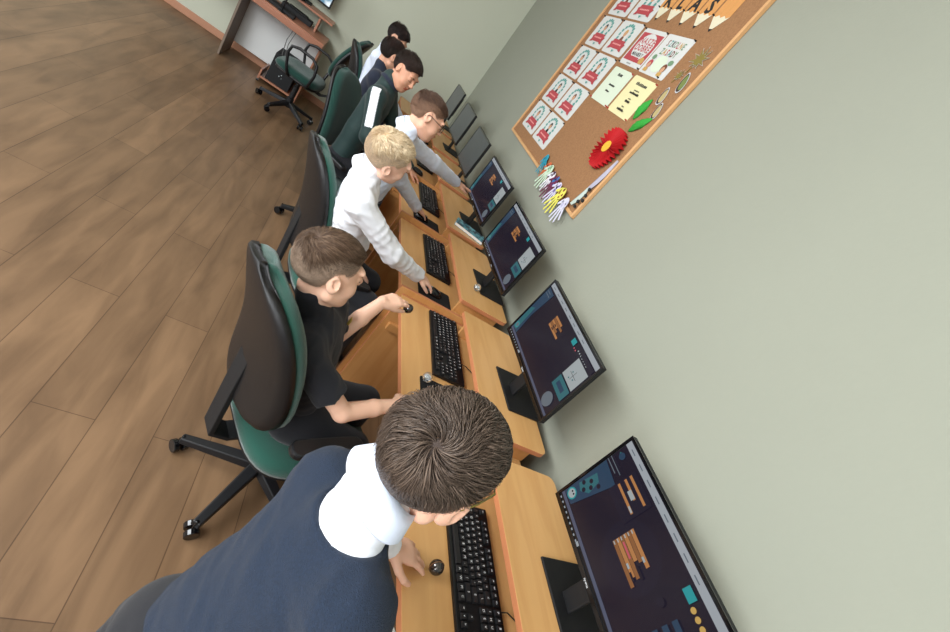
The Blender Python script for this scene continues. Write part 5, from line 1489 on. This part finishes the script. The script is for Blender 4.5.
# ---- two boys at the far end
b6 = person('hidden_face', 'dark-haired boy whose face is hidden behind the boy in the striped jacket', dict(
    s=1.0, base=(-1.1, 4.15, 0), res=.0065, skin=(206, 156, 130),
    head=(-1.135, 3.98, 1.275), hf=(.95, .3, -.05), hu=(0, 0, 1), hs=1.0,
    nb=(-1.16, 3.97, 1.165), lsh=(-1.12, 4.10, 1.09), rsh=(-1.16, 3.85, 1.09), lel=(-.96, 4.12, .88), rel=(-1.0, 3.86, .88),
    lwr=(-.74, 4.15, .78), rwr=(-.76, 3.95, .78), hip=(-1.13, 4.02, .58),
    lhand=dict(d=(.9, .1, -.3), n=(0, 0, 1), t=1, curl=.5), rhand=dict(d=(.9, .1, -.3), n=(0, 0, 1), t=-1, curl=.5),
    hair=dict(n=2600, dark=(28, 20, 18), light=(62, 42, 36), top_len=.045, side_len=.014, wid=.0016, lift=.5, cap=(34, 26, 22), fade=(40, 30, 26), seed=5, thick=.015),
    tops=[dict(name='shirt', th=.008, mat=F_NAVY, rise=.45, wr=.002, seed=3)],
    legs=dict(box=((-1.35, 3.7, .02), (-.6, 4.4, .8)), lkn=(-.80, 4.1, .56), lan=(-.8, 4.1, .085), rkn=(-.80, 3.95, .56), ran=(-.8, 3.95, .085), fdir=(1, 0, 0), mat=F_TROUS)))
b7 = person('far_boy', 'farthest boy with dark hair by the far wall, partly hidden, in a pale shirt', dict(
    s=1.0, base=(-1.1, 4.9, 0), res=.0065, skin=(206, 156, 130),
    head=(-1.13, 4.58, 1.325), hf=(.85, -.4, -.25), hu=(.1, 0, 1), hs=1.02,
    nb=(-1.17, 4.60, 1.215), lsh=(-1.13, 4.74, 1.13), rsh=(-1.19, 4.48, 1.13), lel=(-.98, 4.74, .92), rel=(-1.03, 4.48, .92),
    lwr=(-.75, 4.75, .78), rwr=(-.80, 4.55, .78), hip=(-1.16, 4.66, .60),
    lhand=dict(d=(.9, .1, -.3), n=(0, 0, 1), t=1, curl=.5), rhand=dict(d=(.9, .1, -.3), n=(0, 0, 1), t=-1, curl=.5),
    hair=dict(n=2600, dark=(24, 18, 17), light=(54, 38, 32), top_len=.045, side_len=.012, wid=.0016, lift=1.0, cap=(32, 24, 22), fade=(38, 28, 25), seed=7, thick=.020),
    tops=[dict(name='shirt', th=.010, mat=F_LBLUE, rise=.45, wr=.002, seed=3)],
    legs=dict(box=((-1.4, 4.3, .02), (-.6, 5.0, .8)), lkn=(-.82, 4.75, .56), lan=(-.8, 4.75, .085), rkn=(-.82, 4.55, .56), ran=(-.8, 4.55, .085), fdir=(1, 0, 0), mat=F_TROUS)))
# the dark ball held by the boy in the black T-shirt
make_ball((-.8190, 1.3500, .9387), .0175, True, 'dark shiny ball held between the fingers of the boy in the black T-shirt')
